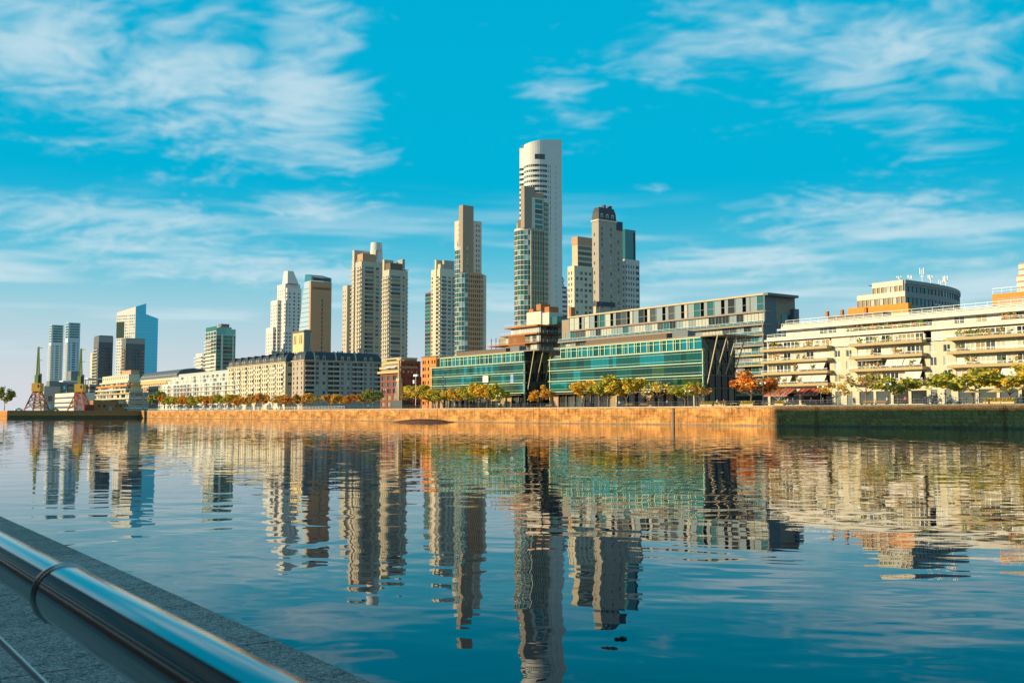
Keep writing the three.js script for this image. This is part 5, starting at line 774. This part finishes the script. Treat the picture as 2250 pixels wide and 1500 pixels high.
{
  const [x, z] = P(645, 157), g = thing('pier_warehouse', 'low brown brick shed with pale loft box on the pier', 'building', [x, GROUND, z], TURN + HP), w = new B();   // local x along the pier end
  w.box(frame(0, 0), 0.002, 17, 0, 6.0, -9, 0); const shedBrick = wall(0.40, 0.20, 0.08); w.build('wall', shedBrick, g); piece(g, 'gable', frame(0, 0), -0.6, 0, 0, 6.2, -9, 0.05, shedBrick); piece(g, 'roof', frame(0, 0), -0.8, 17.3, 6.2, 6.5, -9.3, 0.3, M.roof); piece(g, 'door', frame(0, 0), 8.2, 10, 0, 2.5, 0.01, 0.06, M.whiteBlue); for (const a of [2, 5, 12, 14.5]) piece(g, 'window', frame(0, 0), a, a + 1.2, 2.2, 3.8, 0.01, 0.05, M.gDark); piece(g, 'loft', frame(0, 0), 13.5, 16.6, 4.2, 6.1, 0.06, 0.9, M.buff);
  const [x2, z2] = P(643, 151), h = thing('red_container', 'dark red container standing beside the brown brick shed', 'container', [x2, GROUND, z2], TURN + HP); const cb = new B().box(frame(0, 0), 0, 5.2, 0, 3.6, -2.6, 0); cb.build('shell', M.brickRed, h); for (let k = 0; k < 12; k++) piece(h, 'corrugation', frame(0, 0), 0.2 + k * 0.42, 0.36 + k * 0.42, 0.1, 3.5, 0.002, 0.06, M.brickRed); piece(h, 'end_frame', frame(0, 0), -0.2, -0.002, 0, 3.6, -2.6, 0, M.brickRed);
}
function car(u, v, rot, label, mat) {
  const [x, z] = P(u, v), t = thing('parked_car', label, 'car', [x, GROUND, z], rot, 'cars on the pier'), s = new THREE.Shape([[-2.1, 0.3], [2.1, 0.3], [2.15, 0.75], [1.3, 0.9], [0.7, 1.42], [-0.9, 1.45], [-1.6, 0.95], [-2.15, 0.85]].map(([a, b]) => new THREE.Vector2(a, b)));
  const g = new THREE.ExtrudeGeometry(s, { depth: 1.6, bevelEnabled: true, bevelSize: 0.05, bevelThickness: 0.06, bevelSegments: 2 }); g.translate(0, 0, -0.8); mesh('body', g, mat, t); for (const sg of [-1, 1]) { const q = new B(); q.quad([-1.4, 0.95, sg * 0.87], [1.1, 0.95, sg * 0.87], [0.65, 1.36, sg * 0.87], [-0.9, 1.38, sg * 0.87]); q.build('side_window', M.gDark, t); for (const a of [-1.3, 1.35]) { const c = mesh('wheel', new THREE.CylinderGeometry(0.32, 0.32, 0.2, 16).rotateX(HP), M.metalDark, t); c.position.set(a, 0.32, sg * 0.82); } }
}
car(641, 134, TURN + HP, 'silver car parked between the two cranes', M.whiteBlue); car(640, 114.5, TURN + HP, 'white car parked left of the left crane', M.metalWhite);

/* ------------------------------------------------------------------ quay furniture */
function railing(u0, u1, label, mat) { const [x, z] = P(0, 0), t = thing('quay_railing', label, 'railing', [x, GROUND + 0.06, z], TURN), F = frame(0, -181.0); for (let u = u0; u <= u1; u += 2.9) piece(t, 'post', F, -u, -u + 0.07, 0, 1.1, 0, 0.07, mat); for (const y of [0.5, 1.05]) piece(t, 'rail', F, -u1, -u0, y, y + 0.06, -0.002, 0.072, mat); }
railing(70, 360, 'dark metal railing along the far quay edge', M.metalDark); railing(362, 620, 'pale metal railing along the far end of the quay', M.metalWhite);
function lamp(u, v, h, label, mat, head) { const [x, z] = P(u, v), t = thing('street_lamp', label, 'lamp post', [x, GROUND, z], TURN); new B().tube([[0, 0, 0], [0, h, 0]], 0.11, 0.07, 8).build('pole', mat, t); head(t, h); }
const bulbHead = (t, h) => { piece(t, 'arm', frame(0, 0), -0.7, 0.7, h - 0.12, h, -0.05, 0.05, M.metalDark); for (const a of [-0.85, 0.55]) piece(t, 'lantern', frame(0, 0), a, a + 0.3, h - 0.45, h - 0.13, -0.15, 0.15, M.metalWhite); };
lamp(316.2, 186, 11.6, 'tall white floodlight pole below the brick block', M.metalWhite, (t, h) => { piece(t, 'floodlight_bar', frame(0, 0), -1.2, 1.4, h - 0.1, h + 0.6, -0.3, 0.3, M.metalWhite); piece(t, 'floodlight', frame(0, 0), -1.0, -0.2, h - 2.6, h - 1.4, 0.1, 0.6, M.metalWhite); });
[[158.2, 5.6, 'thin lamp post beside the round orange-leaved tree'], [142.1, 4.4, 'thin lamp post beside the dark restaurant board'], [125.5, 4.6, 'thin lamp post beside the dense olive tree'], [109, 4.4, 'thin lamp post under the umbrella-shaped tree'], [196.9, 4.2, 'thin lamp post beside the half-bare tree at the green office'], [182.3, 4.2, 'thin lamp post at the strutted corner of the green office'], [338.9, 7.5, 'thin lamp post left of the old ship mast'], [265, 4.2, 'thin lamp post before the gap between the green offices']].forEach(([u, h, l]) => lamp(u, 186, h, l, M.metalDark, bulbHead));
{ // old ship mast with shrouds
  const [x, z] = P(335.3, 190), t = thing('ship_mast', 'tall ochre ship mast with shrouds on a dark plinth', 'mast', [x, GROUND, z], TURN); new B().tube([[0, 3, 0], [0, 19, 0]], 0.5, 0.36, 12).build('mast', M.ochre, t); piece(t, 'plinth', frame(0, 0), -4, 5, 0, 3.2, -1.5, 1.5, M.metalDark); piece(t, 'crosstree', frame(0, 0), -1.6, 1.4, 18.2, 18.7, -0.25, 0.25, M.ochre); piece(t, 'boom_collar', frame(0, 0), -1.1, 1.1, 10.2, 11.4, -0.7, 0.7, M.buff); for (const a of [-4.2, -3, -1.8]) new B().bar([a, 0, 0.5], [-0.2, 13, 0], 0.06).build('shroud', M.metal, t); new B().tube([[2.2, 0, 0], [2.2, 10, 0]], 0.1, 0.07, 8).build('side_pole', M.buff, t);
}
{ // overturned hull lying in the water
  const t = new THREE.Group(), pos = [], idx = [], nr = rng(4), N = 40, K = 12; const x0 = -27.4, L = 19;
  for (let i = 0; i <= N; i++) { const s = i / N, a = x0 - L / 2 + s * L, wd = 2.6 * Math.pow(Math.sin(Math.PI * Math.min(0.97, s * 0.85 + 0.12)), 0.7) * (s > 0.97 ? 0.2 : 1), h = 1.15 * Math.pow(Math.max(0.02, Math.sin(Math.PI * (s * 0.86 + 0.08))), 0.9); for (let k = 0; k <= K; k++) { const q = k / K * Math.PI; pos.push(a, Math.sin(q) * h * (0.94 + 0.1 * vn(i * 0.5, k * 0.7)) - 0.12, Math.cos(q) * wd - 320); } }
  for (let i = 0; i < N; i++) for (let k = 0; k < K; k++) { const a = i * (K + 1) + k; idx.push(a, a + 1, a + K + 1, a + 1, a + K + 2, a + K + 1); }
  const g = new THREE.BufferGeometry(); g.setAttribute('position', new THREE.Float32BufferAttribute(pos, 3)); g.setIndex(idx); g.computeVertexNormals(); const uv = []; for (let k = 0; k < pos.length; k += 3) uv.push(pos[k], pos[k + 1]); g.setAttribute('uv', new THREE.Float32BufferAttribute(uv, 2));
  const m = new THREE.Group(); m.name = numbered('sunken_hull'); scene.add(m); tag(m, 'rusty brown overturned hull lying in the water before the quay wall', 'wreck'); mesh('hull', g, std(0.24, 0.10, 0.06, 0.85, { map: st4, side: THREE.DoubleSide }), m);
  for (const z of [1.75, 1.2, 0.6]) { const b = new B(), pts = []; for (let i = 3; i < 36; i++) { const s = i / N, h = 1.15 * Math.pow(Math.sin(Math.PI * (s * 0.86 + 0.08)), 0.9), wd = 2.6 * Math.pow(Math.sin(Math.PI * Math.min(0.97, s * 0.85 + 0.12)), 0.7), q = Math.acos(Math.min(0.99, z / 2.6)); pts.push([x0 - L / 2 + s * L, Math.sin(q) * h - 0.08, Math.cos(q) * wd - 320]); } b.tube(pts, 0.06, 0.06, 4).build('strake', M.brickRed, m); }
}
{ // small things adrift
  const f = (x, z, s, c, label, name) => { const g = new THREE.IcosahedronGeometry(1, 1), p = g.attributes.position; for (let i = 0; i < p.count; i++) { const k = 0.75 + 0.5 * vn(p.getX(i) * 3 + 9, p.getY(i) * 3 + p.getZ(i) * 2 + 5); p.setXYZ(i, p.getX(i) * k * s, p.getY(i) * k * s * 0.45, p.getZ(i) * k * s * 0.6); } g.computeVertexNormals(); const m = mesh(name, g, c, null); m.position.set(x, 0.01, z); tag(m, label, 'debris'); };
  f(-2.2, -15.4, 0.028, M.white, 'small white foam scrap floating before the twin tower reflections', 'foam_scrap');
  f(1.36, -12.8, 0.05, std(0.05, 0.07, 0.02), 'small dark clump of weed floating below the mansard tower reflection', 'weed_clump'); f(1.29, -12.78, 0.035, std(0.07, 0.08, 0.02), 'smaller weed tuft floating beside the dark weed clump', 'weed_clump'); f(10.3, -18.9, 0.04, std(0.06, 0.06, 0.03), 'dark floating scrap near the right edge of the water', 'floating_scrap');
}
{ // benches, café tables and umbrellas, hedge pots
  const bench = (u, where) => { const [x, z] = P(u, 186.5), t = thing('bench', 'dark slatted bench on the far quay ' + where, 'bench', [x, GROUND, z], TURN, 'benches on the far quay'); for (const k of [0, 1, 2]) piece(t, 'slat', frame(0, 0), -1.5, 1.5, 0.44, 0.49, -0.25 + k * 0.17, -0.11 + k * 0.17, M.wood); for (const k of [0, 1]) piece(t, 'back_slat', frame(0, 0), -1.5, 1.5, 0.6 + k * 0.2, 0.74 + k * 0.2, -0.32, -0.28, M.wood); for (const a of [-1.3, 1.2]) piece(t, 'leg', frame(0, 0), a, a + 0.1, 0, 0.44, -0.3, 0.2, M.metalDark); };
  bench(131, 'beside the half-bare brown tree'); bench(127.6, 'under the dense olive tree'); bench(199, 'under the half-bare tree of the green office'); bench(205, 'just left of the half-bare tree'); bench(240, 'left of the leftmost yellow tree');
  const table = (u, v, k) => { const [x, z] = P(u, v), t = thing('cafe_table', NTH[k] + ' small wooden café table from the left before the red awnings', 'table', [x, GROUND, z], u, 'café tables before the red awnings'); piece(t, 'table_top', frame(0, 0), -0.6, 0.6, 0.72, 0.78, -0.6, 0.6, M.ochre); piece(t, 'stem', frame(0, 0), -0.05, 0.05, 0.05, 0.72, -0.05, 0.05, M.metalDark); piece(t, 'foot', frame(0, 0), -0.3, 0.3, 0, 0.05, -0.3, 0.3, M.metalDark); };
  const chair = (u, v, rot, which) => { const [x, z] = P(u, v), t = thing('cafe_chair', which + ' café table from the left', 'chair', [x, GROUND, z], rot, 'café chairs before the red awnings'); piece(t, 'seat', frame(0, 0), -0.22, 0.22, 0.43, 0.47, -0.22, 0.22, M.ochre); piece(t, 'backrest', frame(0, 0), -0.22, 0.22, 0.55, 0.95, -0.24, -0.2, M.ochre); for (const [a, b] of [[-1, -1], [1, -1], [1, 1], [-1, 1]]) piece(t, 'leg', frame(0, 0), a * 0.19 - 0.02, a * 0.19 + 0.02, 0, 0.43, b * 0.19 - 0.02, b * 0.19 + 0.02, M.ochre); };
  for (let k = 0; k < 9; k++) { const u = 172.5 - k * 2.6; table(u, 187 + (k % 2) * 2, k); chair(u + 1, 186.4 + (k % 2) * 2, TURN + 1.2, 'ochre wooden chair left of the ' + NTH[k]); chair(u - 1, 187.2, TURN - 1, 'ochre wooden chair right of the ' + NTH[k]); }
  const shade = (u, v, mat, label, c) => { const [x, z] = P(u, v), t = thing('parasol', label, 'parasol', [x, GROUND, z], TURN); new B().tube([[0, 0, 0], [0, 2.9, 0]], 0.04, 0.04, 8).build('pole', M.metalDark, t); const g = new THREE.ConeGeometry(1.9, 0.75, 8, 1, true); const m = mesh('canopy', g, mat, t); m.position.y = 2.75; };
  const sand = std(0.70, 0.52, 0.24, 0.9, { side: THREE.DoubleSide }); shade(109.6, 190, sand, 'sand-coloured parasol under the umbrella-shaped tree'); shade(105.2, 191, sand, 'sand-coloured parasol right of the one under the umbrella-shaped tree'); shade(272, 190, std(0.75, 0.6, 0.1, 0.9, { side: THREE.DoubleSide }), 'yellow parasol under the trees of the shorter green office'); shade(590, 190, std(0.05, 0.05, 0.18, 0.9, { side: THREE.DoubleSide }), 'dark blue parasol among the trees of the white terrace block');
  const r = rng(9), hedge = (u, v, l, label) => { const [x, z] = P(u, v), t = thing('planter', label, 'planter', [x, GROUND, z], TURN); piece(t, 'trough', frame(0, 0), -l / 2, l / 2, 0, 0.5, -0.3, 0.3, M.ochre); const c = new B(); for (let k = 0; k < l * 90; k++) { const a = (r() - 0.5) * l, y = 0.5 + r() * 0.7, b = (r() - 0.5) * 0.8, s = 0.07 + 0.08 * r(), q = r() * 6.28; c.quad([a - Math.cos(q) * s, y, b - Math.sin(q) * s], [a, y - s, b], [a + Math.cos(q) * s, y, b + Math.sin(q) * s], [a, y + s, b + s * 0.5]); const col = pick(r() < 0.6 ? OLI : YEL); for (let j = 0; j < 4; j++) c.col.push(...col); } c.build('foliage', leafMat, t, 'stuff'); };
  hedge(176, 186, 4, 'ochre planter with yellowing hedge below the struts of the green office'); hedge(171, 185.5, 3.6, 'ochre planter with yellowing hedge under the round orange-leaved tree'); hedge(163, 186, 4, 'ochre planter with hedge at the left end of the red awnings'); hedge(102.5, 187, 6, 'long planter with hedge at the right edge of the quay'); hedge(153.4, 186, 2.6, 'short ochre planter before the dark restaurant board');
}
/* ------------------------------------------------------------------ people on the far quay */
function bodyGeo(seed, stride, arm, shirt, legs, skin, hair) {
  const S = 56, mc = new MarchingCubes(S, M.white, false, false, 40000), f = mc.field, H = 0.95, half = S / 2;   // field spans -1..1, scaled by H metres, centred at y 0.88
  const caps = []; const cap = (a, b, r0, r1) => caps.push([a, b, r0, r1]);
  cap([0, 1.02, 0], [0, 1.38, 0], 0.15, 0.17); cap([0, 1.40, -0.0], [0, 1.50, 0.02], 0.06, 0.055); cap([0, 1.60, 0.02], [0, 1.67, 0.02], 0.09, 0.085); cap([-0.16, 1.40, 0], [0.16, 1.40, 0], 0.075, 0.075); cap([-0.08, 0.95, 0], [0.08, 0.95, 0], 0.12, 0.12);
  for (const s of [-1, 1]) { const k = s * stride; cap([s * 0.09, 0.92, 0], [s * 0.1, 0.50, k * 0.2 + 0.03], 0.088, 0.062); cap([s * 0.1, 0.50, k * 0.2 + 0.03], [s * 0.1, 0.08, k * 0.38 - 0.03], 0.06, 0.042); cap([s * 0.1, 0.05, k * 0.38 - 0.04], [s * 0.11, 0.035, k * 0.38 + 0.13], 0.045, 0.035); const h = -k * arm; cap([s * 0.2, 1.39, 0], [s * 0.26, 1.12, h * 0.3 - 0.03], 0.05, 0.042); cap([s * 0.26, 1.12, h * 0.3 - 0.03], [s * 0.26, 0.88, h * 0.6 + 0.05], 0.04, 0.03); cap([s * 0.26, 0.86, h * 0.6 + 0.05], [s * 0.255, 0.77, h * 0.6 + 0.07], 0.035, 0.028); }
  const dist = (p, [a, b, r0, r1]) => { const bx = b[0] - a[0], by = b[1] - a[1], bz = b[2] - a[2], px = p[0] - a[0], py = p[1] - a[1], pz = p[2] - a[2], t = Math.max(0, Math.min(1, (px * bx + py * by + pz * bz) / (bx * bx + by * by + bz * bz))); return Math.hypot(px - bx * t, py - by * t, pz - bz * t) - (r0 + (r1 - r0) * t); };
  for (let k = 0; k < S; k++) for (let j = 0; j < S; j++) for (let i = 0; i < S; i++) { const p = [(i - half) / half * H, (j - half) / half * H + 0.88, (k - half) / half * H]; let d = 1; for (const c of caps) { const e = dist(p, c), h = Math.max(0, 0.03 - Math.abs(d - e)) / 0.03; d = Math.min(d, e) - h * h * 0.0075; } f[i + j * S + k * S * S] = -d; }
  mc.isolation = 0; mc.update();
  const n = mc.count, pos = new Float32Array(n * 3), nor = new Float32Array(n * 3), col = new Float32Array(n * 3);
  for (let i = 0; i < n; i++) { const x = mc.positionArray[i * 3] * H, y = mc.positionArray[i * 3 + 1] * H + 0.88, z = mc.positionArray[i * 3 + 2] * H; pos.set([x, y, z], i * 3); nor.set([mc.normalArray[i * 3], mc.normalArray[i * 3 + 1], mc.normalArray[i * 3 + 2]], i * 3); const c = y < 0.09 ? [0.05, 0.05, 0.05] : y > 1.66 || (y > 1.58 && z < 0.0) ? hair : y > 1.47 ? skin : Math.abs(x) > 0.19 && y < 0.9 ? skin : y < 0.98 ? legs : shirt; col.set(c, i * 3); }
  const g = new THREE.BufferGeometry(); g.setAttribute('position', new THREE.BufferAttribute(pos, 3)); g.setAttribute('normal', new THREE.BufferAttribute(nor, 3)); g.setAttribute('color', new THREE.BufferAttribute(col, 3)); return g;
}
{
  const mat = new THREE.MeshStandardMaterial({ vertexColors: true, roughness: 0.9 }), skin = [0.5, 0.3, 0.2], dk = [0.03, 0.03, 0.035], jeans = [0.05, 0.07, 0.14];
  [[142.7, 1, 0.9, dk, dk, 0.3, 'person in black walking past the dark restaurant board'], [140.3, 0.7, 0.6, [0.12, 0.10, 0.25], dk, 0.3, 'person in dark blue walking right of the restaurant board'], [132.9, 0.3, 0.4, [0.45, 0.42, 0.6], jeans, 0, 'person in pale lilac top beside the half-bare brown tree'], [131.9, 0.3, 0.4, dk, dk, 0.2, 'person in black next to the one in the pale lilac top'], [124.6, 0.2, 0.3, [0.5, 0.5, 0.5], dk, 1, 'person in grey beside the dense olive tree'], [116.6, 1, 1, dk, jeans, 1.6, 'person in black striding between the apartment house doors'], [113.9, 0.4, 0.5, [0.08, 0.05, 0.05], dk, 1.4, 'person in dark brown before the right garage door'], [105.3, 1, 1, [0.55, 0.52, 0.48], jeans, -1.4, 'person in pale shirt walking under the umbrella-shaped tree'], [302.9, 0.5, 0.5, [0.35, 0.35, 0.5], dk, 0.5, 'person in blue-grey before the shorter green office'], [212.9, 0.5, 0.5, dk, dk, 0, 'person in black under the tallest yellow tree'], [170.9, 0.4, 0.4, [0.7, 0.65, 0.6], jeans, 0.5, 'person in white shirt beside the round orange-leaved tree'], [169.6, 0.4, 0.4, [0.35, 0.05, 0.15], dk, -0.5, 'person in dark red top beside the one in the white shirt'], [381, 0.6, 0.6, dk, jeans, 1, 'person in black before the brown tree row'], [405, 0.8, 0.8, [0.6, 0.2, 0.1], dk, 1.4, 'person in orange top before the brown tree row'], [150.5, 0.8, 0.8, [0.5, 0.45, 0.4], jeans, -1.3, 'person in beige jacket below the left red awning'], [147.6, 0.3, 0.3, [0.1, 0.2, 0.12], dk, 0.4, 'person in dark green below the gap of the awnings'], [120.4, 0.9, 0.9, [0.65, 0.1, 0.1], dk, -1.5, 'person in red walking right of the dense olive tree'], [108, 0.4, 0.3, dk, jeans, 0.8, 'person in black beside the parasol under the umbrella-shaped tree'], [187, 0.9, 0.8, [0.2, 0.3, 0.5], dk, 1.5, 'person in blue walking past the low yellow tree'], [206, 0.8, 0.8, [0.6, 0.6, 0.6], jeans, -1.5, 'person in light grey walking past the green office shops'], [226, 0.5, 0.5, [0.4, 0.1, 0.05], dk, 0.2, 'person in rust-red under the leftmost yellow tree'], [246, 0.9, 0.9, dk, dk, 1.5, 'person in black walking before the orange tree in the gap'], [262, 0.7, 0.7, [0.7, 0.68, 0.62], jeans, -1.5, 'person in white walking before the dark end of the shorter office'], [286, 0.6, 0.6, [0.25, 0.08, 0.2], dk, 1.2, 'person in purple among the yellow tree row'], [347, 0.8, 0.8, [0.5, 0.4, 0.1], dk, 1.5, 'person in mustard jacket left of the ship mast'], [430, 0.8, 0.8, dk, jeans, 1.5, 'person in black coat before the middle of the brown tree row']].forEach(([u, st, ar, sh, lg, rot, label], k) => { const [x, z] = P(u, 183.4 + (k % 3) * 0.9), m = mesh('person', bodyGeo(k, st * 0.8, ar, sh, lg, skin, k % 3 ? [0.04, 0.025, 0.02] : [0.12, 0.07, 0.04]), mat, null); m.position.set(x, GROUND - 0.0, z); m.rotation.y = TURN + HP + rot; tag(m, label, 'person'); });
}
renderer.render(scene, camera);
